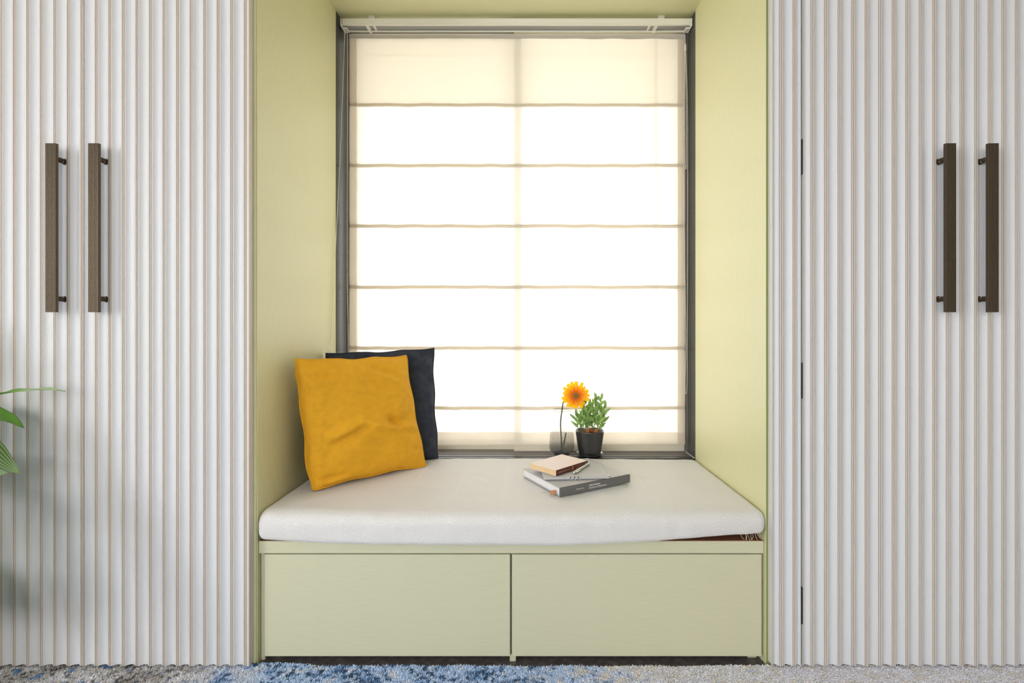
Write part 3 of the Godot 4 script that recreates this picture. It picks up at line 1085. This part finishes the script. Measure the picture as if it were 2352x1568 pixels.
func books() -> void:
	# large hardback
	var L = 0.285
	var W = 0.236
	var T = 0.027
	var t = thing("book", "large grey hardback lying flat at the bottom of the pile", "book", Vector3.ZERO, "", true)
	on_top(t, Vector3(0.1053, 0.4560, -0.0946), Vector3(0.3535, 0.4560, -0.2351))
	var st = start()
	box(st, Vector3(0, 0, -W), Vector3(L, 0.0028, 0), 0.0006)
	box(st, Vector3(0, T - 0.0028, -W), Vector3(L, T, 0), 0.0006)
	part("cover", st, M.grey_cover, t)
	st = start()
	box(st, Vector3(0, 0.0, -0.004), Vector3(L, T, 0.0012), 0.0006)
	var spine = part("spine", st, M.grey_spine, t)
	lettering("lettering", "Alison Morris", 0.0036, Vector3(0.062, 0.0135, 0.0013), M.print_white, spine)
	lettering("lettering", "John Pawson", 0.0052, Vector3(0.112, 0.0178, 0.0013), M.print_white, spine, true)
	lettering("lettering", "Anatomy of Minimum", 0.0052, Vector3(0.112, 0.0095, 0.0013), M.print_white, spine)
	st = start()
	box(st, Vector3(0.003, 0.0028, -W + 0.004), Vector3(L - 0.003, T - 0.0028, -0.004), 0.0003)
	part("pages", st, M.paper, t)

	# leather tag of a bookmark, hanging out of the hardback's near end
	var bm = thing("bookmark", "tan leather bookmark tag sticking out of the large grey book", "bookmark", Vector3.ZERO, "", true)
	bm.transform = t.transform
	st = start()
	var tilt = Transform3D(Basis(Vector3(0, 0, 1), 0.35) * Basis(Vector3(0, 1, 0), 0.75), Vector3(-0.010, 0.0085, -0.024))
	box(st, Vector3(-0.011, -0.0008, -0.009), Vector3(0.011, 0.0008, 0.009), 0.0004, tilt)
	part("leather_tag", st, M.tan, bm)
	st = start(true)
	blob(st, tilt * Vector3(-0.003, 0.001, -0.002), Vector3(0.0012, 0.0006, 0.0012))
	part("eyelet", st, M.gold, bm)
	st = start(true)
	for k in 4:
		tube(st, curve([tilt * Vector3(-0.008, 0, 0.004), Vector3(-0.018, 0.003, -0.030 - 0.004 * k), Vector3(-0.020 - 0.003 * k, 0.0018, -0.045 - 0.005 * k)], 6), 0.0007, 5)
	part("cord", st, M.straw, bm)

	# softcover notebook with its pen loops, spine edge towards the viewer
	var nb = thing("notebook", "grey softcover notebook between the big book and the small paperback", "notebook", Vector3.ZERO, "", true)
	on_top(nb, Vector3(0.0590, 0.4835, -0.164), Vector3(0.2735, 0.4835, -0.180))
	st = start(true)
	var len = 0.214
	var wide = 0.150
	grid(st, func(i, j):
		var a = PI * (j - 2) / 8.0
		if j < 2: return Vector3(i * len, 0.0108 - 0.001 * 0.0, -wide + (wide - 0.006) * j / 2.0)
		if j > 10: return Vector3(i * len, 0.0004, -0.006 - (wide - 0.006) * (j - 10) / 2.0)
		return Vector3(i * len, 0.0056 + 0.0052 * cos(a), -0.006 + 0.0056 * sin(a)), 1, 12)
	part("cover", st, M.grey_note, nb)
	st = start()
	box(st, Vector3(0.001, 0.0014, -wide + 0.002), Vector3(len - 0.001, 0.0100, -0.006), 0.0003)
	part("pages", st, M.paper, nb)
	for x in [0.092, 0.105, 0.118]:
		st = start(true)
		var loop = []
		for k in 9:
			var a = PI * k / 8.0
			loop.append(Vector3(x, 0.0056 + 0.0064 * cos(a), -0.006 + 0.0064 * sin(a)))
		tube(st, loop, 0.0024, 8, 0.35)
		part("spine_loop", st, M.grey_note, nb)
		st = start()
		box(st, Vector3(x - 0.0062, 0.0054, -0.001), Vector3(x - 0.0036, 0.0112, 0.0), 0.0003)
		part("loop_slot", st, M.black_elastic, nb)
	st = start()
	box(st, Vector3(len - 0.001, 0.0006, -0.030), Vector3(len + 0.016, 0.0022, -0.006), 0.0003, Transform3D(Basis(Vector3.UP, 0.1), Vector3.ZERO))
	part("paper_slip", st, M.paper, nb)

	# paperback
	L = 0.165
	W = 0.120
	T = 0.019
	var pb = thing("book", "small pink paperback with a dark red spine on top of the pile", "book", Vector3.ZERO, "", true)
	on_top(pb, Vector3(0.0990, 0.4950, -0.176), Vector3(0.2150, 0.4950, -0.290))
	st = start()
	box(st, Vector3(0, 0, -W), Vector3(L, 0.0008, 0), 0.0002)
	box(st, Vector3(0, T - 0.0008, -W), Vector3(L, T, 0), 0.0002)
	part("cover", st, M.pink_cover, pb)
	st = start()
	box(st, Vector3(0, 0, -0.0008), Vector3(L, T, 0.0004), 0.0002)
	spine = part("spine", st, M.maroon, pb)
	# lettering too worn to read: faint strokes
	st = start()
	for r in [[0.010, 0.070, 0.0095, 0.0042], [0.102, 0.128, 0.0122, 0.0026], [0.100, 0.122, 0.0068, 0.0026]]:
		var x = r[0]
		while x < r[1]:
			var w = rng.randf_range(0.0012, 0.0030)
			box(st, Vector3(x, r[2] - r[3] / 2, 0.0003), Vector3(x + w, r[2] + r[3] / 2 * rng.randf_range(0.5, 1.0), 0.00055), 0.0001)
			x += w + rng.randf_range(0.0006, 0.0022)
	part("worn_lettering", st, M.print_dim, spine)
	st = start()
	for a in 12:
		var p = TAU * a / 12.0
		var q = TAU * (a + 1) / 12.0
		for r in [[0.0052, 0.0072], [0.0018, 0.0028]]:
			quad(st, Vector3(0.083 + cos(p) * r[0] * 0.75, 0.0095 + sin(p) * r[0], 0.0006), Vector3(0.083 + cos(p) * r[1] * 0.75, 0.0095 + sin(p) * r[1], 0.0006), Vector3(0.083 + cos(q) * r[1] * 0.75, 0.0095 + sin(q) * r[1], 0.0006), Vector3(0.083 + cos(q) * r[0] * 0.75, 0.0095 + sin(q) * r[0], 0.0006), Vector3(0.083, 0.0095, -1))
	part("emblem", st, M.gold, spine)
	st = start()
	box(st, Vector3(0.153, 0.0065, 0.0003), Vector3(0.159, 0.0125, 0.0006), 0.0001)
	part("imprint_mark", st, M.print_white, spine)
	st = start()
	box(st, Vector3(0.0005, 0.0008, -W + 0.0005), Vector3(L - 0.0005, T - 0.0008, -0.0006), 0.0002)
	part("pages", st, M.paper_cream, pb)

	# ball pen
	var pen = thing("pen", "silver click pen with chrome clip lying on the notebook", "pen", Vector3.ZERO, "", true)
	on_top(pen, Vector3(0.1620, 0.5000, -0.202), Vector3(0.2320, 0.5000, -0.320))
	st = start(true)
	tube(st, [Vector3(0.0, 0, 0), Vector3(0.004, 0, 0), Vector3(0.10, 0, 0), Vector3(0.118, 0, 0), Vector3(0.130, 0, 0)], [0.0044, 0.0050, 0.0050, 0.0040, 0.0014], 14)
	part("barrel", st, M.silver, pen)
	st = start(true)
	tube(st, [Vector3(-0.008, 0, 0), Vector3(-0.006, 0, 0), Vector3(0.001, 0, 0)], [0.0028, 0.0036, 0.0040], 12)
	part("push_button", st, M.chrome, pen)
	st = start(true)
	tube(st, [Vector3(0.001, 0.001, 0.0045), Vector3(0.003, 0.002, 0.0085), Vector3(0.012, 0.0015, 0.0092), Vector3(0.036, 0.001, 0.0062)], 0.0016, 8)
	part("clip", st, M.chrome, pen)


# ------------------------------------------------------------------ on the sill
func vase_and_flower() -> void:
	var c = Vector3(0.150, 0.4445, -0.607)
	var t = thing("vase", "smoked ribbed glass vase on the sill holding one orange flower", "vase", c)
	var prof = []
	for p in [[0.0, 0.0], [0.030, 0.0], [0.0315, 0.002], [0.0300, 0.008], [0.0330, 0.013], [0.0430, 0.019], [0.0500, 0.028], [0.0520, 0.038], [0.0515, 0.050], [0.0495, 0.080], [0.0470, 0.115], [0.0440, 0.150], [0.0420, 0.180], [0.0412, 0.1945], [0.0405, 0.1955], [0.0398, 0.1945]]:
		prof.append(Vector2(p[0], p[1]))
	var st = start(true)
	lathe(st, prof, c, 144, func(a, y): return 0.0006 * cos(36.0 * a) * smoothstep(0.02, 0.05, y) * (1.0 - smoothstep(0.12, 0.17, y)),
		func(a, y):
			var k = 0.13 + 0.17 * (1.0 - smoothstep(0.05, 0.13, y)) + 0.40 * (1.0 - smoothstep(0.012, 0.05, y)) + 0.35 * (1.0 - smoothstep(0.010, 0.022, y))
			k += 0.10 * pow(0.5 + 0.5 * cos(36.0 * a), 3.0) * (1.0 - smoothstep(0.08, 0.16, y))
			if y > 0.193: k += 0.25
			return Color(1, 1, 1, clampf(k, 0, 0.95)))
	part("glass", st, M.smoke, t)

	# gerbera, its stem standing in the vase
	var h = Vector3(0.2035, 0.7045, -0.560)
	var f = thing("flower", "single orange gerbera flower standing in the smoked glass vase", "flower", Vector3(0.15, 0.46, -0.607))
	st = start(true)
	tube(st, curve([Vector3(0.150, 0.470, -0.605), Vector3(0.1475, 0.52, -0.606), Vector3(0.1445, 0.585, -0.605), Vector3(0.150, 0.635, -0.602), Vector3(0.1585, 0.690, -0.596), Vector3(0.175, 0.716, -0.588), h + Vector3(0, 0, -0.012)], 24), 0.0025, 8)
	part("stem", st, M.stem_dark, f)
	st = start(true)
	tube(st, curve([Vector3(0.1545, 0.488, -0.600), Vector3(0.160, 0.512, -0.598), Vector3(0.1665, 0.545, -0.598)], 8), [0.0032, 0.003, 0.003, 0.003, 0.003, 0.003, 0.003, 0.0028, 0.0024], 8)
	part("stem_stub", st, M.stem, f)
	st = start(true)
	tube(st, [h + Vector3(0, 0, -0.016), h + Vector3(0, 0, -0.008), h + Vector3(0, 0, -0.002)], [0.004, 0.010, 0.015], 12)
	part("calyx", st, M.stem, f)
	for layer in 2:
		var many = 17 if layer == 0 else 11
		for k in many:
			var a = TAU * (k + 0.5 * layer + rng.randf_range(-0.16, 0.16)) / many
			var len = (0.058 if layer == 0 else 0.047) * rng.randf_range(0.92, 1.05)
			var wide = 0.0080 * rng.randf_range(0.85, 1.15)
			var d = Vector3(cos(a), sin(a), 0)
			var s = Vector3(-sin(a), cos(a), 0)
			var back = rng.randf_range(-0.012, -0.002) if layer == 0 else rng.randf_range(0.002, 0.008)
			st = start(true)
			grid(st, func(i, j):
				var u = j / 8.0
				var v = i / 2.0 - 1.0
				var w = wide * (0.42 + 0.58 * sin(PI * clampf(u * 0.62 + 0.14, 0, 1))) * (1.0 if j < 8 else 0.55)
				var l = 0.010 + (len - 0.010) * u
				if j == 8 and i == 2: l -= 0.003
				return h + d * l + s * v * w + Vector3(0, 0, 0.003 * layer + back * u * u + 0.0014 * (1.0 - v * v) * (1.0 - u) - 0.0012 * absf(v)), 4, 8, false,
				func(i, j): return Color(0.92, 0.25, 0.003).lerp(Color(0.98, 0.55, 0.010), smoothstep(0.1, 0.85, j / 8.0)))
			part("petal", st, M.petal, f)
	st = start(true)
	blob(st, h + Vector3(0, 0, 0.004), Vector3(0.0135, 0.0135, 0.005), 20, 8)
	var eye = part("flower_centre", st, M.flower_eye, f)
	st = start(true)
	for r in [0.0075, 0.0125]:
		for k in int(r * 2600):
			var a = TAU * k / int(r * 2600)
			blob(st, h + Vector3(cos(a) * r, sin(a) * r, 0.0085 - r * 0.22), Vector3(0.0012, 0.0012, 0.0016), 5, 3)
	part("florets", st, M.gold, eye)


func lance_leaf(base: Vector3, tip: Vector3, up: Vector3, wide: float, sag: float, dark: Color, light: Color, rows := 8, stripes := 0.0) -> SurfaceTool:
	var d = tip - base
	var s = d.cross(up).normalized()
	var lift = s.cross(d).normalized()
	var st = start(true)
	grid(st, func(i, j):
		var u = j / float(rows)
		var v = i / 2.0 - 1.0
		var w = wide * pow(sin(PI * clampf(pow(u, 0.8) * 0.97 + 0.03, 0, 1)), 0.8)
		return base + d * u + lift * (sag * 4.0 * u * (1.0 - u) + absf(v) * w * 0.35) + s * v * w, 4, rows, false,
		func(i, j):
			var c = dark.lerp(light, 0.5 if i == 2 else 0.15)
			if stripes > 0.0 and (j + i) % 2 == 0: c = c.lerp(light, stripes)
			return c)
	return st


func pot_plant() -> void:
	var c = Vector3(0.267, 0.4445, -0.612)
	var t = thing("saucer", "glossy black saucer under the ribbed flower pot on the sill", "saucer", c)
	var prof = []
	for p in [[0.0, 0.0], [0.036, 0.0], [0.040, 0.002], [0.052, 0.009], [0.0565, 0.0125], [0.0568, 0.0140], [0.0555, 0.0142], [0.050, 0.0105], [0.040, 0.0048], [0.0, 0.0044]]:
		prof.append(Vector2(p[0], p[1]))
	var st = start(true)
	lathe(st, prof, c, 48)
	part("dish", st, M.black_pot, t)

	t = thing("potted_plant", "small leafy green plant in a black diagonally ribbed pot on the sill", "plant", c + Vector3(0, 0.005, 0))
	var b = c + Vector3(0, 0.0052, 0)
	prof = []
	for p in [[0.0, 0.0], [0.040, 0.0], [0.0435, 0.003]]: prof.append(Vector2(p[0], p[1]))
	for k in 25:
		prof.append(Vector2(lerpf(0.0445, 0.0585, k / 24.0), 0.006 + 0.092 * k / 24.0))
	for p in [[0.0592, 0.100], [0.0592, 0.1035], [0.0575, 0.1045], [0.0555, 0.1035], [0.0545, 0.092], [0.0, 0.092]]: prof.append(Vector2(p[0], p[1]))
	st = start(true)
	lathe(st, prof, b, 180, func(a, y):
		if y < 0.006 or y > 0.098: return 0.0
		# leaf-shaped fields of slanting ribs, turned by turns
		var field = fposmod(a * 5.0 / TAU + 0.35 * (y - 0.05) / 0.09, 1.0)
		var slant = 1.0 if int(floor(a * 5.0 / TAU + 0.35 * (y - 0.05) / 0.09)) % 2 == 0 else -1.0
		var edge = smoothstep(0.0, 0.06, minf(field, 1.0 - field))
		return 0.0009 * edge * sin(a * 45.0 + slant * y * 420.0))
	var pot = part("pot", st, M.black_pot, t)
	st = start(true)
	grid(st, func(i, j):
		var a = TAU * (i % 24) / 24.0
		var r = 0.0548 * j / 6.0
		return b + Vector3(cos(a) * r, 0.0935 + 0.006 * (1.0 - j / 6.0) + 0.0025 * sin(i * 2.3 + j * 1.7), sin(a) * r), 24, 6, false)
	part("soil", st, M.soil, pot)
	for q in [[-0.012, 0.030], [0.022, 0.032], [0.004, 0.012]]:
		st = start(true)
		blob(st, b + Vector3(q[0], 0.104, q[1]), Vector3(0.009, 0.013, 0.008), 10, 8)
		part("bulb", st, M.bulb, t)
	var heights = [0.155, 0.135, 0.150, 0.118, 0.128, 0.105, 0.142, 0.09, 0.085, 0.10, 0.075, 0.07, 0.12, 0.095]
	var where = [[0.020, 0.0], [-0.028, 0.0], [0.030, 0.006], [0.036, -0.01], [0.008, 0.015], [-0.02, 0.015], [-0.006, -0.01], [0.046, 0.006], [-0.044, 0.008], [0.012, 0.024], [-0.036, 0.02], [0.028, 0.024], [0.0, 0.006], [-0.012, 0.024]]
	var lean = [[0.006, 0.0], [0.004, 0.0], [0.018, 0.0], [0.03, 0.0], [0.004, 0.01], [-0.01, 0.01], [-0.016, 0.0], [0.012, 0.004], [-0.012, 0.004], [0.01, 0.01], [-0.008, 0.01], [0.012, 0.01], [-0.004, 0.0], [-0.006, 0.01]]
	for k in heights.size():
		var a = b + Vector3(where[k][0], 0.094, where[k][1])
		var top = a + Vector3(lean[k][0], heights[k] * 0.93, lean[k][1])
		var mid = a.lerp(top, 0.5) + Vector3(rng.randf_range(-0.004, 0.004), 0, rng.randf_range(-0.003, 0.003))
		st = start(true)
		var pts = curve([a, mid, top], 8)
		tube(st, pts, 0.0012, 6)
		var stalk = part("stalk", st, M.stem, t)
		var many = 4 + int(heights[k] * 42.0)
		for l in many:
			var u = 0.28 + 0.72 * l / (many - 1.0)
			var p = a.lerp(mid, u * 2.0) if u < 0.5 else mid.lerp(top, u * 2.0 - 1.0)
			var az = l * 2.4 + k * 1.1 + rng.randf_range(-0.3, 0.3)
			var rise = 0.35 + 0.9 * u + rng.randf_range(-0.25, 0.25)
			if l == many - 1: rise = 3.0
			var d = Vector3(cos(az), rise, sin(az) * 0.55).normalized()
			var len = rng.randf_range(0.030, 0.046) * (1.15 - 0.35 * u)
			var bright = rng.randf_range(0.75, 1.2)
			var dark = Color(0.16, 0.33, 0.06) * bright
			var light = Color(0.46, 0.62, 0.24) * bright
			var tip = p + d * len
			tip.z = maxf(tip.z, -0.655)
			st = lance_leaf(p, tip, Vector3(0, 0.5, 1).normalized(), 0.0060, 0.004, dark, light)
			part("leaf", st, M.leaf, stalk)


# ------------------------------------------------------------------ rug
func rug_color(n: FastNoiseLite, x: float, z: float) -> Color:
	var cream = Color(0.80, 0.75, 0.71)
	var pale = Color(0.84, 0.84, 0.90)
	var blue = Color(0.55, 0.72, 1.0)
	var mid = Color(0.14, 0.29, 0.56)
	var deep = Color(0.035, 0.06, 0.11)
	var taupe = Color(0.42, 0.385, 0.345)
	var a = n.get_noise_2d(x * 5.0, z * 7.0)
	var b = n.get_noise_2d(x * 17.0 + 40.0, z * 21.0)
	var c = n.get_noise_2d(x * 46.0 - 70.0, z * 50.0)
	var left = 1.0 - smoothstep(-1.05, -0.80, x + 0.15 * a)
	var blues = smoothstep(-0.98, -0.72, x + 0.2 * a) * (1.0 - smoothstep(0.02, 0.34, x + 0.35 * b))
	var out = pale.lerp(cream, smoothstep(-0.1, 0.5, b))
	out = out.lerp(taupe, left * smoothstep(-0.5, 0.4, a + 0.4 * c))
	out = out.lerp(blue, blues * smoothstep(-0.75, -0.15, b + 0.3 * c))
	out = out.lerp(mid, blues * smoothstep(0.06, 0.30, a * 0.7 + c * 0.8 + 0.2 * b))
	out = out.lerp(deep, smoothstep(0.26, 0.44, c + 0.5 * a) * maxf(left * 0.85, blues * 0.8))
	out = out.lerp(mid, left * smoothstep(0.35, 0.55, b) * 0.9)
	out = out.lerp(blue, (1.0 - left) * (1.0 - blues) * smoothstep(0.50, 0.66, b + 0.2 * c) * 0.7)
	return out


func rug() -> void:
	var t = thing("rug", "shaggy blue, cream and grey rug in front of bench and wardrobes", "rug", Vector3(0, 0, 0.8))
	var n = FastNoiseLite.new()
	n.seed = 77
	n.frequency = 1.0
	n.fractal_octaves = 3
	var x0 = -1.72
	var x1 = 1.75
	var edge = func(x: float) -> float: return 0.010 + 0.005 * n.get_noise_2d(x * 6.0, 99.0) - 0.010 * smoothstep(-0.5, -0.78, x) - 0.008 * smoothstep(0.45, 0.72, x)
	var st = start(true)
	grid(st, func(i, j):
		var x = lerpf(x0, x1, i / 240.0)
		return Vector3(x, 0.0035, lerpf(edge.call(x), 2.0, pow(j / 60.0, 2.0))), 240, 60, true,
		func(i, j): return rug_color(n, lerpf(x0, x1, i / 240.0), lerpf(0.0, 2.0, pow(j / 60.0, 2.0))) * 0.8)
	grid(st, func(i, j):
		var x = lerpf(x0, x1, i / 240.0)
		return Vector3(x, 0.0035 * (1 - j), edge.call(x)), 240, 1, false, func(_i, _j): return Color(0.5, 0.5, 0.5))
	part("backing", st, M.pile, t)
	# tufts
	st = start(true)
	var bend = Vector3(0.0026, 0, 0)
	grid(st, func(i, j):
		var a = TAU * (i % 5) / 5.0
		var u = j / 4.0
		var r: float = [0.0010, 0.0013, 0.0013, 0.0009, 0.0][j]
		return Vector3(cos(a) * r, 0.0078 * u * (1.0 - 0.12 * u), sin(a) * r) + bend * u * u, 5, 4, true)
	var tuft = done(st)
	tuft.surface_set_material(0, M.pile)
	var places: Array[Transform3D] = []
	var tints: PackedColorArray = []
	for zone in [[0.0, 0.14, 0.0021], [0.14, 0.45, 0.0050], [0.45, 1.95, 0.014]]:
		var z: float = zone[0]
		while z < zone[1]:
			var x = x0
			while x < x1:
				var px = x + rng.randf_range(-0.5, 0.5) * zone[2]
				var pz = z + rng.randf_range(-0.5, 0.5) * zone[2]
				x += zone[2]
				if pz < edge.call(px): continue
				var turn = rng.randf_range(-0.7, 0.7) + (0.8 if px < -0.6 else -0.8 if px > 0.4 else rng.randf_range(-2.0, 2.0))
				var s: float = rng.randf_range(0.8, 1.2)
				var wide: float = s * zone[2] / 0.0021 * (0.8 if zone[2] > 0.004 else 1.0)
				var basis_ = Basis(Vector3.UP, turn) * Basis(Vector3(0, 0, 1), rng.randf_range(-0.9, -0.05)) * Basis.from_scale(Vector3(wide, s * rng.randf_range(0.85, 1.15), wide))
				places.append(Transform3D(basis_, Vector3(px, 0.0025, pz)))
				var c = rug_color(n, px + rng.randf_range(-0.004, 0.004), pz) * rng.randf_range(0.72, 1.18)
				c.a = 1.0
				tints.append(c)
			z += zone[2]
	var mm = MultiMesh.new()
	mm.transform_format = MultiMesh.TRANSFORM_3D
	mm.use_colors = true
	mm.mesh = tuft
	mm.instance_count = places.size()
	for i in places.size():
		mm.set_instance_transform(i, places[i])
		mm.set_instance_color(i, tints[i])
	var o = MultiMeshInstance3D.new()
	o.name = "pile"
	o.multimesh = mm
	t.add_child(o)
	o.position = t.get_meta("shift")
	o.set_meta("kind", "stuff")


# ------------------------------------------------------------------ plant by the left wardrobe
func floor_plant() -> void:
	var c = Vector3(-1.66, 0.012, 0.24)
	var t = thing("potted_plant", "leafy houseplant with striped leaves reaching in from the left edge", "plant", c)
	var prof = []
	for p in [[0.0, 0.0], [0.095, 0.0], [0.10, 0.004], [0.125, 0.24], [0.128, 0.25], [0.120, 0.25], [0.116, 0.225], [0.0, 0.225]]: prof.append(Vector2(p[0], p[1]))
	var st = start(true)
	lathe(st, prof, c, 40)
	var pot = part("pot", st, M.planter, t)
	st = start(true)
	grid(st, func(i, j):
		var a = TAU * (i % 20) / 20.0
		return c + Vector3(cos(a) * 0.115 * j / 4.0, 0.228, sin(a) * 0.115 * j / 4.0), 20, 4)
	part("soil", st, M.soil, pot)
	# [foot of blade, tip, half width, arch, upward side]
	var blades = [
		[Vector3(-1.50, 0.772, 0.115), Vector3(-1.250, 0.809, 0.090), 0.022, 0.016, Vector3(0.05, 1, 0.10)],
		[Vector3(-1.53, 0.735, 0.085), Vector3(-1.366, 0.708, 0.085), 0.024, 0.030, Vector3(0.2, 1, 0.45)],
		[Vector3(-1.50, 0.740, 0.120), Vector3(-1.340, 0.592, 0.120), 0.026, 0.012, Vector3(0.4, 0.4, 0.9)],
		[Vector3(-1.53, 0.600, 0.135), Vector3(-1.356, 0.601, 0.135), 0.022, 0.004, Vector3(0, 0.25, 1)],
		[Vector3(-1.60, 0.82, 0.20), Vector3(-1.43, 0.88, 0.27), 0.04, 0.03, Vector3(0, 1, 0.3)],
		[Vector3(-1.62, 0.70, 0.26), Vector3(-1.45, 0.66, 0.42), 0.045, 0.03, Vector3(0, 1, 0.3)],
		[Vector3(-1.60, 0.62, 0.15), Vector3(-1.44, 0.50, 0.13), 0.045, 0.02, Vector3(0, 0.8, 0.6)],
		[Vector3(-1.68, 0.84, 0.26), Vector3(-1.72, 0.95, 0.40), 0.045, 0.03, Vector3(0, 1, -0.3)],
		[Vector3(-1.72, 0.78, 0.22), Vector3(-1.92, 0.86, 0.24), 0.045, 0.03, Vector3(0, 1, 0)],
		[Vector3(-1.72, 0.64, 0.26), Vector3(-1.92, 0.58, 0.36), 0.045, 0.03, Vector3(0, 1, 0)],
		[Vector3(-1.64, 0.52, 0.26), Vector3(-1.47, 0.42, 0.34), 0.045, 0.03, Vector3(0, 1, 0.4)],
		[Vector3(-1.66, 0.86, 0.19), Vector3(-1.56, 1.00, 0.15), 0.040, 0.02, Vector3(0, 0.5, 1)],
		[Vector3(-1.58, 0.68, 0.22), Vector3(-1.46, 0.78, 0.30), 0.045, 0.02, Vector3(0, 1, 0.6)],
		[Vector3(-1.62, 0.56, 0.18), Vector3(-1.47, 0.60, 0.19), 0.045, 0.02, Vector3(0, 0.7, 0.8)],
		[Vector3(-1.62, 0.46, 0.18), Vector3(-1.48, 0.36, 0.16), 0.050, 0.02, Vector3(0, 0.7, 0.8)],
	]
	for k in 10:
		var z = 0.16 + 0.22 * fposmod(k * 0.618, 1.0)
		var y = 0.20 + 0.55 * fposmod(k * 0.382 + 0.1, 1.0)
		var out_of_view = -1.106 * (EYE.z - z) - 0.03
		blades.append([Vector3(out_of_view - 0.20, y + 0.05, z - 0.02), Vector3(out_of_view - 0.02, y - 0.02 + 0.06 * sin(k * 1.3), z), 0.050, 0.02, Vector3(0.2 * sin(k), 0.6, 0.8)])
	for k in blades.size():
		var s: Array = blades[k]
		st = start(true)
		var foot = c + Vector3(0.03 * sin(k * 2.4), 0.228, 0.03 * cos(k * 2.4))
		tube(st, curve([foot, foot.lerp(s[0], 0.55) + Vector3(0, 0.06, 0), s[0]], 10), 0.0030, 6)
		var stem = part("stem", st, M.stem, t)
		var rows = 16
		var d: Vector3 = s[1] - s[0]
		var side = d.cross(s[4]).normalized()
		var lift = side.cross(d).normalized()
		var wide: float = s[2]
		var sag: float = s[3]
		st = start(true)
		grid(st, func(i, j):
			var u = j / float(rows)
			var v = i / 6.0 - 1.0
			var w = wide * pow(sin(PI * clampf(pow(u, 0.85) * 0.97 + 0.03, 0, 1)), 0.75)
			return s[0] + d * u + lift * (sag * 4.0 * u * (1.0 - u) + absf(v) * w * 0.22 + 0.0025 * sin(u * 17.0) * absf(v)) + side * v * w, 12, rows, false,
			func(i, j):
				var u = j / float(rows)
				var dark = Color(0.060, 0.19, 0.022)
				var green = Color(0.19, 0.40, 0.055)
				var pale = Color(0.60, 0.74, 0.42)
				if i == 0 or i == 12: return dark
				if k == 0: return green.lerp(pale, 0.8 * smoothstep(0.50, 0.62, u) * (1.0 if i % 3 != 0 else 0.3))
				if k == 1: return green.lerp(dark, 0.35)
				# stripes along the blade
				return (pale if i % 2 == 1 else dark).lerp(green, 0.15 if k < 4 else 0.6))
		part("leaf", st, M.leaf, stem)
